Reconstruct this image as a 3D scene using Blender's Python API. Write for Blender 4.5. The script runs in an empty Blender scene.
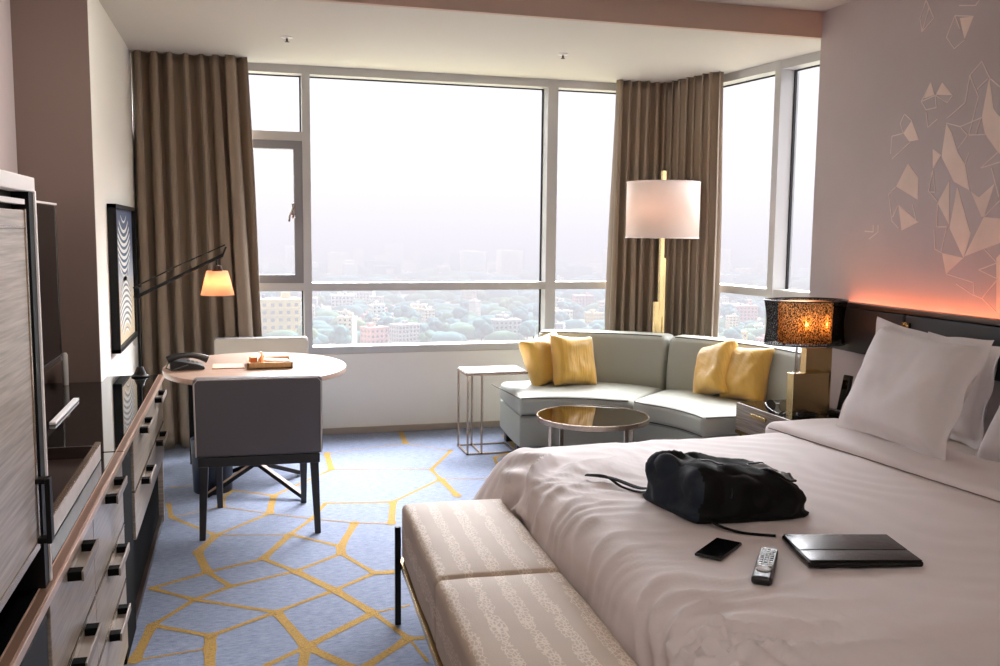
import bpy, bmesh, math, random
from mathutils import Vector, Matrix, noise
S = bpy.context.scene
COL = S.collection
PI = math.pi
random.seed(7)

# ------------------------------------------------------------------ helpers
def lin(c):
    c = c / 255.0
    return c / 12.92 if c <= 0.04045 else ((c + 0.055) / 1.055) ** 2.4
def rgb(r, g, b): return (lin(r), lin(g), lin(b), 1.0)

def nd(nt, kind, **kw):
    n = nt.nodes.new(kind)
    for k, v in kw.items(): setattr(n, k, v)
    return n

def mat(name, col, rough=0.5, metal=0.0, var=None, bump=None, spec=0.5, sheen=0.0, coat=0.0, ior=1.5,
        streak=None, emit=None, sub=0.0, trans=0.0):
    """principled material. var=(scale, amount[, stretch]); bump=(scale, strength[, stretch])"""
    m = bpy.data.materials.new(name); m.use_nodes = True
    nt = m.node_tree; b = nt.nodes['Principled BSDF']
    c = rgb(*col)
    b.inputs['Base Color'].default_value = c
    b.inputs['Roughness'].default_value = rough
    b.inputs['Metallic'].default_value = metal
    b.inputs['Specular IOR Level'].default_value = spec
    b.inputs['IOR'].default_value = ior
    b.inputs['Coat Weight'].default_value = coat
    b.inputs['Coat Roughness'].default_value = 0.04
    b.inputs['Sheen Weight'].default_value = sheen
    b.inputs['Transmission Weight'].default_value = trans
    tc = None
    def coords(stretch):
        nonlocal tc
        if tc is None: tc = nd(nt, 'ShaderNodeTexCoord')
        mp = nd(nt, 'ShaderNodeMapping'); mp.inputs['Scale'].default_value = stretch
        nt.links.new(tc.outputs['Object'], mp.inputs['Vector']); return mp.outputs['Vector']
    if var:
        st = var[2] if len(var) > 2 else (1, 1, 1)
        n = nd(nt, 'ShaderNodeTexNoise'); n.inputs['Scale'].default_value = var[0]; n.inputs['Detail'].default_value = 5
        nt.links.new(coords(st), n.inputs['Vector'])
        r = nd(nt, 'ShaderNodeValToRGB')
        a = var[1]
        r.color_ramp.elements[0].position = 0.3; r.color_ramp.elements[1].position = 0.7
        r.color_ramp.elements[0].color = (c[0]*(1-a), c[1]*(1-a), c[2]*(1-a), 1)
        r.color_ramp.elements[1].color = (min(1, c[0]*(1+a)), min(1, c[1]*(1+a)), min(1, c[2]*(1+a)), 1)
        nt.links.new(n.outputs['Fac'], r.inputs['Fac']); nt.links.new(r.outputs['Color'], b.inputs['Base Color'])
    if bump:
        st = bump[2] if len(bump) > 2 else (1, 1, 1)
        n = nd(nt, 'ShaderNodeTexNoise'); n.inputs['Scale'].default_value = bump[0]; n.inputs['Detail'].default_value = 3
        nt.links.new(coords(st), n.inputs['Vector'])
        bp = nd(nt, 'ShaderNodeBump'); bp.inputs['Strength'].default_value = bump[1]; bp.inputs['Distance'].default_value = 0.01
        nt.links.new(n.outputs['Fac'], bp.inputs['Height']); nt.links.new(bp.outputs['Normal'], b.inputs['Normal'])
    if emit:
        b.inputs['Emission Color'].default_value = rgb(*emit[0]); b.inputs['Emission Strength'].default_value = emit[1]
    return m

WM = {}
def wmat(o): return WM.get(o.name, Matrix.Identity(4))

class MB:
    def __init__(s): s.bm = bmesh.new()
    def _merge(s, b2, mat_i, M=None):
        if M is not None: b2.transform(M)
        for f in b2.faces: f.material_index = mat_i
        me = bpy.data.meshes.new('tmp'); b2.to_mesh(me); b2.free()
        s.bm.from_mesh(me); bpy.data.meshes.remove(me); return s
    def box(s, x0, x1, y0, y1, z0, z1, bev=0.0, seg=2, m=0, M=None):
        b = bmesh.new(); bmesh.ops.create_cube(b, size=1)
        for v in b.verts:
            v.co = Vector(((x0+x1)/2 + v.co.x*(x1-x0), (y0+y1)/2 + v.co.y*(y1-y0), (z0+z1)/2 + v.co.z*(z1-z0)))
        if bev > 0:
            bmesh.ops.bevel(b, geom=b.edges[:], offset=bev, segments=seg, profile=0.5, affect='EDGES', clamp_overlap=True)
        return s._merge(b, m, M)
    def bar(s, p, q, w, h, bev=0.0, m=0, up=(0, 0, 1)):
        p, q = Vector(p), Vector(q); d = q - p; L = d.length
        z = d.normalized(); x = Vector(up).cross(z)
        if x.length < 1e-4: x = Vector((1, 0, 0)).cross(z)
        if x.length < 1e-4: x = Vector((0, 1, 0)).cross(z)
        x.normalize(); y = z.cross(x)
        M = Matrix(((x.x, y.x, z.x, p.x), (x.y, y.y, z.y, p.y), (x.z, y.z, z.z, p.z), (0, 0, 0, 1)))
        return s.box(-w/2, w/2, -h/2, h/2, 0, L, bev, 2, m, M)
    def tube(s, pts, r, n=10, m=0, closed=False):
        pts = [Vector(p) for p in pts]; rs = r if isinstance(r, (list, tuple)) else [r]*len(pts)
        b = bmesh.new(); rings = []; k = len(pts); ref = None
        for i, p in enumerate(pts):
            if closed: d = pts[(i+1) % k] - pts[i-1]
            else: d = pts[min(i+1, k-1)] - pts[max(i-1, 0)]
            d.normalize()
            if ref is None:
                ref = d.orthogonal().normalized()
            ref = (ref - d*ref.dot(d)); 
            if ref.length < 1e-5: ref = d.orthogonal()
            ref.normalize(); o = d.cross(ref)
            rings.append([b.verts.new(p + (ref*math.cos(2*PI*j/n) + o*math.sin(2*PI*j/n))*rs[i]) for j in range(n)])
        R = range(k) if closed else range(k-1)
        for i in R:
            A, B = rings[i], rings[(i+1) % k]
            for j in range(n): b.faces.new((A[j], A[(j+1) % n], B[(j+1) % n], B[j]))
        if not closed:
            b.faces.new(rings[0][::-1]); b.faces.new(rings[-1])
        bmesh.ops.recalc_face_normals(b, faces=b.faces[:])
        return s._merge(b, m)
    def lathe(s, prof, n=32, c=(0, 0, 0), m=0, sx=1.0, sy=1.0, cap=True, M=None):
        b = bmesh.new(); rings = []
        for r, z in prof:
            rings.append([b.verts.new((c[0]+r*sx*math.cos(2*PI*j/n), c[1]+r*sy*math.sin(2*PI*j/n), c[2]+z)) for j in range(n)])
        for A, B in zip(rings, rings[1:]):
            for j in range(n): b.faces.new((A[j], A[(j+1) % n], B[(j+1) % n], B[j]))
        if cap: b.faces.new(rings[0][::-1]); b.faces.new(rings[-1])
        bmesh.ops.recalc_face_normals(b, faces=b.faces[:])
        return s._merge(b, m, M)
    def prism(s, poly, z0, z1, bev=0.0, m=0, M=None):
        b = bmesh.new()
        A = [b.verts.new((x, y, z0)) for x, y in poly]; B = [b.verts.new((x, y, z1)) for x, y in poly]
        n = len(poly)
        b.faces.new(A[::-1]); b.faces.new(B)
        for i in range(n): b.faces.new((A[i], A[(i+1) % n], B[(i+1) % n], B[i]))
        bmesh.ops.recalc_face_normals(b, faces=b.faces[:])
        if bev > 0:
            es = [e for e in b.edges if abs(e.verts[0].co.z - e.verts[1].co.z) < 1e-6]
            bmesh.ops.bevel(b, geom=es, offset=bev, segments=2, profile=0.5, affect='EDGES')
        return s._merge(b, m, M)
    def face(s, pts, m=0):
        f = s.bm.faces.new([s.bm.verts.new(p) for p in pts]); f.material_index = m; return s
    def grid(s, fn, nu, nv, m=0, closed_u=False, closed_v=False):
        b = bmesh.new()
        V = [[b.verts.new(fn(i/(nu if closed_u else nu-1), j/(nv if closed_v else nv-1))) for j in range(nv)] for i in range(nu)]
        for i in range(nu if closed_u else nu-1):
            for j in range(nv if closed_v else nv-1):
                i2, j2 = (i+1) % nu, (j+1) % nv
                b.faces.new((V[i][j], V[i2][j], V[i2][j2], V[i][j2]))
        return s._merge(b, m)
    def rbox(s, x0, x1, y0, y1, z0, z1, r, step=0.05, m=0, fn=None, M=None, kk=4):
        """rounded, finely divided box; fn(p, n) -> new point"""
        def cs(a, b_):
            k = [r*(1 - math.tan(PI/4*(1 - i/kk))) for i in range(kk+1)]
            inner = max(1, int((b_-a-2*r)/step))
            l = [a+t for t in k] + [a+r+(b_-a-2*r)*i/inner for i in range(1, inner)] + [b_-t for t in k[::-1]]
            return l
        X, Y, Z = cs(x0, x1), cs(y0, y1), cs(z0, z1)
        b = bmesh.new(); D = {}
        def V(i, j, k):
            key = (i, j, k)
            if key not in D:
                p = Vector((X[i], Y[j], Z[k]))
                q = Vector((min(max(p.x, x0+r), x1-r), min(max(p.y, y0+r), y1-r), min(max(p.z, z0+r), z1-r)))
                n = (p-q)
                n = n.normalized() if n.length > 1e-9 else Vector((0, 0, 1))
                p = q + n*r
                if fn: p = fn(p, n)
                D[key] = b.verts.new(p)
            return D[key]
        a, c, d = len(X)-1, len(Y)-1, len(Z)-1
        for i in range(a):
            for j in range(c):
                b.faces.new((V(i, j, d), V(i+1, j, d), V(i+1, j+1, d), V(i, j+1, d)))
                b.faces.new((V(i, j, 0), V(i, j+1, 0), V(i+1, j+1, 0), V(i+1, j, 0)))
        for i in range(a):
            for k in range(d):
                b.faces.new((V(i, 0, k), V(i+1, 0, k), V(i+1, 0, k+1), V(i, 0, k+1)))
                b.faces.new((V(i, c, k), V(i, c, k+1), V(i+1, c, k+1), V(i+1, c, k)))
        for j in range(c):
            for k in range(d):
                b.faces.new((V(0, j, k), V(0, j, k+1), V(0, j+1, k+1), V(0, j+1, k)))
                b.faces.new((V(a, j, k), V(a, j+1, k), V(a, j+1, k+1), V(a, j, k+1)))
        return s._merge(b, m, M)
    def pillow(s, w, h, t, pinch=0.08, n=28, seed=0, wr=0.006, flange=0.0, m=0, M=None, pw=0.42):
        b = bmesh.new(); top = {}; bot = {}
        fu, fv = 1-2*flange/w, 1-2*flange/h
        def cs():
            l = [-1+2*i/n for i in range(n+1)]
            if flange: l = [-1, -(1+fu)/2, -fu] + [fu*(-1+2*i/(n-6)) for i in range(1, n-6)] + [fu, (1+fu)/2, 1]
            return l
        L = cs(); K = len(L)-1
        def P(i, j, sgn):
            u, v = L[i], L[j]
            x = u*w/2*(1-pinch*(1-v*v)); y = v*h/2*(1-pinch*(1-u*u))
            uu, vv = (min(1, abs(u)/fu), min(1, abs(v)/fv)) if flange else (abs(u), abs(v))
            th = t/2*((1-uu**4)*(1-vv**4))**pw
            e = (1-max(uu, vv)**6)
            nz = (noise.noise(Vector((x*6+seed*3.1, y*6, sgn*2.0)))*wr*2 + noise.noise(Vector((x*16+seed, y*16, sgn)))*wr)*e
            wave = 0.0
            if flange:
                k = max(0, (abs(u)-fu)/(1-fu)) + max(0, (abs(v)-fv)/(1-fv))
                wave = min(1, k)*.010*(math.sin(x*26+seed)+math.sin(y*31+seed*2)); th = max(th, .0025)
            return Vector((x, y, sgn*(th+nz)+wave))
        for i in range(K+1):
            for j in range(K+1):
                e = i in (0, K) or j in (0, K)
                top[i, j] = b.verts.new(P(i, j, 1)); bot[i, j] = top[i, j] if e else b.verts.new(P(i, j, -1))
        for i in range(K):
            for j in range(K):
                b.faces.new((top[i, j], top[i+1, j], top[i+1, j+1], top[i, j+1]))
                b.faces.new((bot[i, j], bot[i, j+1], bot[i+1, j+1], bot[i+1, j]))
        bmesh.ops.recalc_face_normals(b, faces=b.faces[:])
        return s._merge(b, m, M)
    def warp(s, fn):
        for v in s.bm.verts: v.co = fn(v.co)
        return s
    def build(s, name, mats, parent=None, origin=None, smooth=True, angle=35, local=False):
        me = bpy.data.meshes.new(name)
        s.bm.to_mesh(me); s.bm.free()
        for m in (mats if isinstance(mats, (list, tuple)) else [mats]): me.materials.append(m)
        if smooth:
            me.polygons.foreach_set('use_smooth', [True]*len(me.polygons))
            me.set_sharp_from_angle(angle=math.radians(angle))
        o = bpy.data.objects.new(name, me); COL.objects.link(o)
        if parent is not None:
            o.parent = parent
            if not local: me.transform(wmat(parent).inverted())
            WM[o.name] = wmat(parent).copy()
        elif origin is not None:
            T = Matrix.Translation(origin)
            me.transform(T.inverted()); o.location = origin; WM[o.name] = T
        return o

def tag(o, label=None, cat=None, group=None, kind=None):
    if label: o['label'] = label
    if cat: o['category'] = cat
    if group: o['group'] = group
    if kind: o['kind'] = kind
    return o

def thing(name, label, cat, loc=(0, 0, 0), rz=0.0, group=None):
    o = bpy.data.objects.new(name, None); COL.objects.link(o)
    o.location = loc; o.rotation_euler = (0, 0, rz); o.empty_display_size = 0.05
    WM[o.name] = Matrix.Translation(loc) @ Matrix.Rotation(rz, 4, 'Z')
    return tag(o, label, cat, group)

def copy_thing(root, loc, rz, label, group=None):
    r = root.copy(); COL.objects.link(r); r.location = loc; r.rotation_euler = (0, 0, rz); r['label'] = label
    if group: r['group'] = group
    for ch in list(root.children):
        c = ch.copy(); COL.objects.link(c); c.parent = r
        for g in list(ch.children):
            d = g.copy(); COL.objects.link(d); d.parent = c
    return r

def struct(name, mb, mats, parent=None, smooth=False):
    o = mb.build(name, mats, parent, smooth=smooth)
    if parent is None: o['kind'] = 'structure'
    return o

def basis(o, x, y):
    """matrix with origin o, local x/y axes (made orthonormal), z = x cross y"""
    x = Vector(x).normalized(); z = x.cross(Vector(y)).normalized(); y = z.cross(x)
    o = Vector(o)
    return Matrix(((x.x, y.x, z.x, o.x), (x.y, y.y, z.y, o.y), (x.z, y.z, z.z, o.z), (0, 0, 0, 1)))
def N(x, y, z): return noise.noise(Vector((x, y, z)))
# Hotel room at a hazy city window: dresser and desk on the left, curved sofa in the window corner, bed and bench on the right.
EXPOSURE = 0.70
SKY_ZEN = 62.0
SUN_DIR = (.53, .71, .46)
SUN_W = math.radians(34)
HAZE_C = (.272, .262, .272, 1)
FILL_W = 8.0
BED_FILL_W = 1.5
WASH_W = 11.0
FLOOR_NODES=[(1.150,6.901),(1.111,6.423),(0.542,6.252),(0.532,5.811),(1.380,6.140),(1.144,5.665),(1.155,5.428),(1.174,5.043),(0.798,5.018),(0.727,4.633),(0.548,4.693),(0.439,4.344),(1.460,5.377),(0.432,5.081),(0.161,5.303),(0.125,4.961),(-0.126,5.146),(-0.124,5.314),(-0.063,5.466),(-0.139,4.657),(0.338,4.814),(0.214,4.584),(-0.371,5.015),(-0.403,5.269),(-0.237,5.084),(-0.417,5.627),(-0.301,5.620),(-0.217,4.425),(-0.162,4.147),(-0.386,4.011),(0.076,4.260),(-0.064,3.952),(-0.204,3.840),(0.210,4.066),(-0.346,3.620),(-0.131,3.470),(0.112,3.632),(0.206,3.289),(-0.383,3.320),(-0.131,3.363),(-0.372,3.329),(-0.125,3.139),(0.063,3.176),(0.430,4.245),(0.357,3.802),(0.546,3.958),(0.482,3.528),(0.630,3.568),(0.576,3.264),(0.631,3.256),(0.367,3.054),(0.621,3.951),(0.608,3.065),(0.170,3.063)]
FLOOR_EDGES=[(0,1,0.042),(1,2,0.012),(1,4,0.012),(2,3,0.042),(3,5,0.012),(4,5,0.026),(5,6,0.026),(6,7,0.042),(6,8,0.026),(6,12,0.012),(8,13,0.026),(8,9,0.042),(9,10,0.012),(10,20,0.012),(10,11,0.042),(11,21,0.026),(11,43,0.042),(14,3,0.026),(14,18,0.026),(18,17,0.026),(17,16,0.042),(16,15,0.012),(14,15,0.042),(15,20,0.012),(15,19,0.026),(19,21,0.012),(21,20,0.026),(20,13,0.026),(19,22,0.026),(22,23,0.026),(22,24,0.012),(24,16,0.012),(25,26,0.012),(19,27,0.042),(21,30,0.042),(27,28,0.042),(28,29,0.026),(28,30,0.026),(28,31,0.026),(29,32,0.026),(31,32,0.026),(31,33,0.026),(30,33,0.026),(32,36,0.026),(32,34,0.026),(34,38,0.042),(34,35,0.026),(35,36,0.026),(35,39,0.042),(39,41,0.042),(39,40,0.012),(36,37,0.042),(37,42,0.026),(37,53,0.042),(33,43,0.026),(33,44,0.042),(43,45,0.026),(44,45,0.026),(44,46,0.042),(44,36,0.026),(45,51,0.042),(46,47,0.012),(46,48,0.026),(46,37,0.042),(48,49,0.026),(48,50,0.042),(37,50,0.042),(48,52,0.012)]
MURAL_FACES=[[(3.815,2.542),(3.727,2.530),(3.775,2.434)],
[(3.985,2.267),(3.955,2.202),(4.030,2.194)],
[(3.906,2.256),(3.832,2.183),(3.946,2.201)],
[(4.109,2.093),(4.048,1.990),(4.118,1.987),(4.167,2.035)],
[(3.606,2.234),(3.570,2.090),(3.540,2.055),(3.492,2.027),(3.476,1.849),(3.526,1.888),(3.611,1.977),(3.636,2.057)],
[(3.861,2.054),(3.821,2.002),(3.777,1.908),(3.721,1.845),(3.684,1.722),(3.788,1.767),(3.879,1.891),(3.878,1.926)],
[(3.945,1.936),(3.883,1.902),(3.936,1.839)],
[(4.118,1.878),(4.036,1.800),(4.031,1.688),(4.200,1.762)],
[(4.174,1.667),(4.017,1.575),(4.139,1.532)],
[(3.817,1.774),(3.803,1.561),(3.889,1.668)],
[(3.763,1.745),(3.668,1.535),(3.658,1.521),(3.694,1.401),(3.798,1.544)],
[(3.676,1.719),(3.622,1.686),(3.533,1.746),(3.581,1.596),(3.599,1.596)],
[(3.584,1.595),(3.459,1.584),(3.451,1.485),(3.571,1.447),(3.690,1.409)],
[(3.839,1.422),(3.694,1.402),(3.802,1.320)],
[(3.493,1.407),(3.464,1.435),(3.439,1.154),(3.472,1.161)]]
MURAL_LINES=[[(3.848,2.560),(3.896,2.468),(3.839,2.404),(3.775,2.431)],
[(3.848,2.560),(3.727,2.531)],
[(3.848,2.560),(3.811,2.491)],
[(3.824,2.602),(3.720,2.579),(3.696,2.598)],
[(4.054,2.680),(4.090,2.600),(4.071,2.529),(3.991,2.579),(4.054,2.680)],
[(4.029,2.640),(4.071,2.529)],
[(3.985,2.267),(4.046,2.181),(3.950,2.198),(3.937,2.138)],
[(4.046,2.181),(4.008,2.135),(3.937,2.138)],
[(4.007,2.123),(3.988,2.047),(3.924,2.081)],
[(3.832,2.182),(3.865,2.152),(3.946,2.198)],
[(4.166,2.133),(4.109,2.093)],
[(4.166,2.133),(4.195,2.090),(4.167,2.035)],
[(4.172,2.035),(4.255,2.028),(4.257,1.937)],
[(4.113,1.984),(4.245,1.908)],
[(3.797,1.320),(3.622,1.288),(3.613,1.229),(3.560,1.216),(3.476,1.161)],
[(3.729,1.276),(3.613,1.226)],
[(3.571,1.448),(3.487,1.385),(3.593,1.349),(3.476,1.312),(3.564,1.216)],
[(3.902,1.539),(3.889,1.441),(3.839,1.422)],
[(3.817,1.552),(3.845,1.429)],
[(4.368,1.562),(4.365,1.524),(4.437,1.528)],
[(4.328,1.562),(4.325,1.524),(4.397,1.485)],
[(3.936,1.830),(3.957,1.730),(3.890,1.674)],
[(3.936,1.830),(3.910,1.722),(3.952,1.724)],
[(4.254,1.723),(4.218,1.583),(4.164,1.545)],
[(4.204,1.759),(4.254,1.723)],
[(4.178,1.664),(4.215,1.602)],
[(4.069,1.667),(4.036,1.587)],
[(3.527,1.886),(3.622,1.822),(3.510,1.842)],
[(3.557,1.818),(3.503,1.685)],
[(3.703,1.900),(3.721,1.845)],
[(3.581,1.596),(3.495,1.668)],
[(3.889,1.668),(3.883,1.550),(3.814,1.550)],
[(3.727,2.262),(3.746,2.137),(3.866,2.072)],
[(3.727,2.262),(3.665,2.154),(3.710,1.982),(3.606,1.974)],
[(3.861,2.054),(3.768,2.027),(3.628,2.056)],
[(3.768,2.027),(3.718,1.982),(3.774,1.925)],
[(3.614,2.228),(3.676,2.188)],
[(3.599,2.226),(3.539,2.180)],
[(3.642,2.052),(3.665,1.983)],
[(3.657,2.314),(3.723,2.264),(3.717,2.238)],
[(3.657,2.314),(3.603,2.229)]]
# ------------------------------------------------------------------ materials
M = {}
M['white_wall'] = mat('white_wall_paint', (240, 237, 228), .7, bump=(180, .03))
M['brown_wall'] = mat('brown_wall_paint', (110, 91, 83), .6, bump=(180, .03))
M['ceil'] = mat('ceiling_paint', (202, 197, 189), .8)
M['ceil_step_tint'] = mat('ceiling_step_lamp_tint', (200, 176, 160), .8)  # ceiling colour with the pink of the warm lamp light mixed in
M['purple'] = mat('mauve_wallpaper', (190, 177, 176), .55, var=(1.3, .08), bump=(120, .08, (1, 1, .2)))
M['mural'] = mat('mural_champagne', (232, 212, 198), .45, var=(4, .1))
M['mural_line'] = mat('mural_line', (226, 210, 200), .45)
M['alu'] = mat('grey_window_aluminium', (192, 191, 189), .45, metal=.2)
M['alu_dark'] = mat('dark_sash_aluminium', (140, 140, 144), .45, metal=.2)
M['gasket'] = mat('black_gasket', (25, 25, 28), .6)
M['baseboard'] = mat('baseboard_paint', (170, 158, 146), .5)
M['black_glass'] = mat('black_glass', (9, 10, 11), .03, ior=1.6, spec=.5)
M['dark_wood'] = mat('dark_brown_wood', (52, 40, 35), .35, var=(6, .35, (1, 1, 14)))
M['black'] = mat('black_lacquer', (11, 10, 11), .5, spec=.25)
M['matt_black'] = mat('matt_black_recess', (7, 7, 7), .8, spec=.1)
M['grey_wood'] = mat('grey_brown_veneer', (168, 154, 140), .28, var=(5, .30, (1, 1.1, 30)), bump=(6, .05, (1, 1, 40)), coat=.3)
M['grey_wood_door'] = mat('grey_veneer_door', (186, 178, 171), .4, var=(5, .28, (1, 1.1, 34)), bump=(6, .05, (1, 1, 40)))
M['copper_trim'] = mat('bronze_edge', (176, 142, 122), .3, metal=.75)
M['chrome'] = mat('polished_steel', (215, 213, 214), .12, metal=1)
M['bronze'] = mat('dark_bronze', (84, 70, 60), .3, metal=.8)
M['silver'] = mat('pale_silver_edge', (246, 241, 241), .4, metal=.0)
M['desk_wood'] = mat('pale_walnut_top', (190, 162, 144), .3, var=(5, .10, (1, 6, 1)), coat=.4)
M['chair_fab'] = mat('grey_leather', (92, 88, 91), .55, bump=(260, .06))
M['chair_in'] = mat('cream_leather', (206, 200, 188), .55, bump=(260, .06))
M['chair_pip'] = mat('pale_piping', (196, 188, 180), .6)
M['chair_wood'] = mat('charcoal_wood', (38, 36, 38), .4)
M['navy'] = mat('dark_blue_bin', (22, 34, 52), .4)
M['curtain'] = mat('taupe_curtain', (142, 125, 106), .45, var=(40, .05, (1, 1, .1)), bump=(300, .1), sheen=.2)
M['curtain_lining'] = mat('curtain_hem', (176, 158, 148), .7)
M['sofa'] = mat('sage_grey_upholstery', (162, 164, 153), .55, bump=(260, .06))
M['pip_dark'] = mat('dark_piping', (70, 68, 62), .6)
M['sofa_leg'] = mat('sofa_leg_wood', (40, 38, 38), .4)
M['yellow'] = mat('golden_silk', (218, 172, 74), .38, var=(5, .14, (1.6, .5, 1)), bump=(8, .5, (8, .6, 1)), sheen=.5)
M['brass'] = mat('brushed_brass', (216, 190, 136), .26, metal=.95)
M['gold'] = mat('gold_metal', (190, 160, 104), .22, metal=1)
M['champ'] = mat('champagne_metal', (176, 158, 140), .25, metal=.9)
M['marble'] = mat('white_marble', (236, 228, 224), .2, var=(5, .06))
M['mirror'] = mat('bronze_mirror', (120, 104, 86), .03, metal=1)
M['shade_white'] = mat('white_linen_shade', (240, 232, 226), .8)
M['linen'] = mat('white_duvet_cotton', (226, 217, 216), .75, bump=(90, .05), sheen=.15)
M['pillow'] = mat('white_pillow_cotton', (232, 228, 229), .75, bump=(110, .05), sheen=.1)
M['piping_grey'] = mat('grey_duvet_piping', (128, 112, 106), .8)
M['mattress'] = mat('mattress_cloth', (225, 218, 212), .8)
M['leather_dark'] = mat('charcoal_leather', (44, 46, 50), .38, bump=(200, .08))
M['bed_base'] = mat('dark_bed_base', (60, 52, 48), .6)
M['bag_black'] = mat('black_nylon', (8, 8, 10), .7, bump=(40, .25), spec=.25)
M['bag_teal'] = mat('ink_blue_nylon', (30, 40, 52), .6, bump=(40, .25), spec=.3)
M['bag_clear'] = mat('shiny_grey_pocket', (120, 124, 128), .2, bump=(60, .6))
M['screen'] = mat('dark_screen_glass', (9, 10, 12), .06, ior=1.45)
M['plastic'] = mat('black_plastic', (20, 20, 22), .35)
M['plastic_grey'] = mat('grey_plastic', (96, 95, 94), .4, metal=.4)
M['plastic_pale'] = mat('pale_button', (176, 172, 168), .4)
M['folio'] = mat('black_folio_leather', (12, 13, 13), .25, bump=(25, .1), spec=.4)
M['white_card'] = mat('white_card', (240, 236, 232), .6)
M['orange'] = mat('orange_box', (240, 130, 60), .5)
M['tray_wood'] = mat('pale_oak_tray', (200, 158, 104), .4, var=(6, .15, (10, 1, 1)))
M['tray_white'] = mat('white_stone_tray', (222, 214, 210), .35, var=(14, .12))
M['clear'] = mat('clear_glass_jar', (240, 244, 244), .03, trans=1.0, ior=1.3)

def carpet(name, c, c2, scale, bstr):
    m = mat(name, c, .95, var=None, bump=(260, bstr), spec=.1)
    nt = m.node_tree; b = nt.nodes['Principled BSDF']
    tc = nd(nt, 'ShaderNodeTexCoord'); mp = nd(nt, 'ShaderNodeMapping'); mp.inputs['Scale'].default_value = (1, 3.2, 1)
    n1 = nd(nt, 'ShaderNodeTexNoise'); n1.inputs['Scale'].default_value = scale; n1.inputs['Detail'].default_value = 6; n1.inputs['Roughness'].default_value = .75
    nt.links.new(tc.outputs['Object'], mp.inputs['Vector']); nt.links.new(mp.outputs['Vector'], n1.inputs['Vector'])
    r = nd(nt, 'ShaderNodeValToRGB'); r.color_ramp.elements[0].position = .36; r.color_ramp.elements[1].position = .62
    r.color_ramp.elements[0].color = rgb(*c2); r.color_ramp.elements[1].color = rgb(*c)
    nt.links.new(n1.outputs['Fac'], r.inputs['Fac']); nt.links.new(r.outputs['Color'], b.inputs['Base Color'])
    b.inputs['Sheen Weight'].default_value = .2
    return m
M['carpet'] = carpet('blue_grey_carpet', (132, 142, 163), (98, 108, 134), 24, .35)
M['carpet_gold'] = carpet('gold_carpet_line', (186, 146, 56), (128, 94, 24), 70, .5)

def pane_mat():
    m = bpy.data.materials.new('window_glass'); m.use_nodes = True; nt = m.node_tree
    nt.nodes.remove(nt.nodes['Principled BSDF'])
    t = nd(nt, 'ShaderNodeBsdfTransparent'); t.inputs['Color'].default_value = (.97, .985, .985, 1)
    g = nd(nt, 'ShaderNodeBsdfGlossy'); g.inputs['Roughness'].default_value = .02
    fr = nd(nt, 'ShaderNodeFresnel'); fr.inputs['IOR'].default_value = 1.08
    mx = nd(nt, 'ShaderNodeMixShader')
    nt.links.new(fr.outputs['Fac'], mx.inputs['Fac']); nt.links.new(t.outputs['BSDF'], mx.inputs[1]); nt.links.new(g.outputs['BSDF'], mx.inputs[2])
    nt.links.new(mx.outputs['Shader'], nt.nodes['Material Output'].inputs['Surface'])
    return m
M['pane'] = pane_mat()

def shade_mat(name, col, transl, w=.5, weave=None):
    """lampshade cloth: diffuse + translucent, so the bulb inside lights it"""
    m = bpy.data.materials.new(name); m.use_nodes = True; nt = m.node_tree
    nt.nodes.remove(nt.nodes['Principled BSDF'])
    d = nd(nt, 'ShaderNodeBsdfDiffuse'); d.inputs['Color'].default_value = rgb(*col)
    t = nd(nt, 'ShaderNodeBsdfTranslucent'); t.inputs['Color'].default_value = rgb(*transl)
    mx = nd(nt, 'ShaderNodeMixShader'); mx.inputs['Fac'].default_value = w
    nt.links.new(d.outputs['BSDF'], mx.inputs[1]); nt.links.new(t.outputs['BSDF'], mx.inputs[2])
    if weave:
        tc = nd(nt, 'ShaderNodeTexCoord'); mp = nd(nt, 'ShaderNodeMapping'); mp.inputs['Scale'].default_value = (1, 1, .35)
        n = nd(nt, 'ShaderNodeTexNoise'); n.inputs['Scale'].default_value = weave; n.inputs['Detail'].default_value = 3
        r = nd(nt, 'ShaderNodeMapRange'); r.inputs['From Min'].default_value = .42; r.inputs['From Max'].default_value = .64
        r.inputs['To Min'].default_value = .03; r.inputs['To Max'].default_value = w
        nt.links.new(tc.outputs['Object'], mp.inputs['Vector']); nt.links.new(mp.outputs['Vector'], n.inputs['Vector'])
        nt.links.new(n.outputs['Fac'], r.inputs['Value']); nt.links.new(r.outputs['Result'], mx.inputs['Fac'])
    nt.links.new(mx.outputs['Shader'], nt.nodes['Material Output'].inputs['Surface'])
    return m

# ------------------------------------------------------------------ room dimensions (metres)
YB = 6.866            # inner face of the back window frames
XW = -0.67            # white wall on the left
YR = 4.88             # return of the left recess
XR = 3.338            # mauve wall
YRE = 4.93            # its far end
ZC, ZU = 2.664, 2.813 # lower and upper ceiling
YF = -1.6             # wall behind
A0 = Vector((3.386, 6.529)); DB = Vector((0.138, -0.990)).normalized(); NB = Vector((-DB.y, DB.x))   # bay glazing line and its outward normal
def bay(s, w=0.0): p = A0 + DB*s + NB*w; return (p.x, p.y)
SC = (YB - A0.y) / DB.y       # s of the corner with the back glazing
XC = bay(SC)[0]

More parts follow.
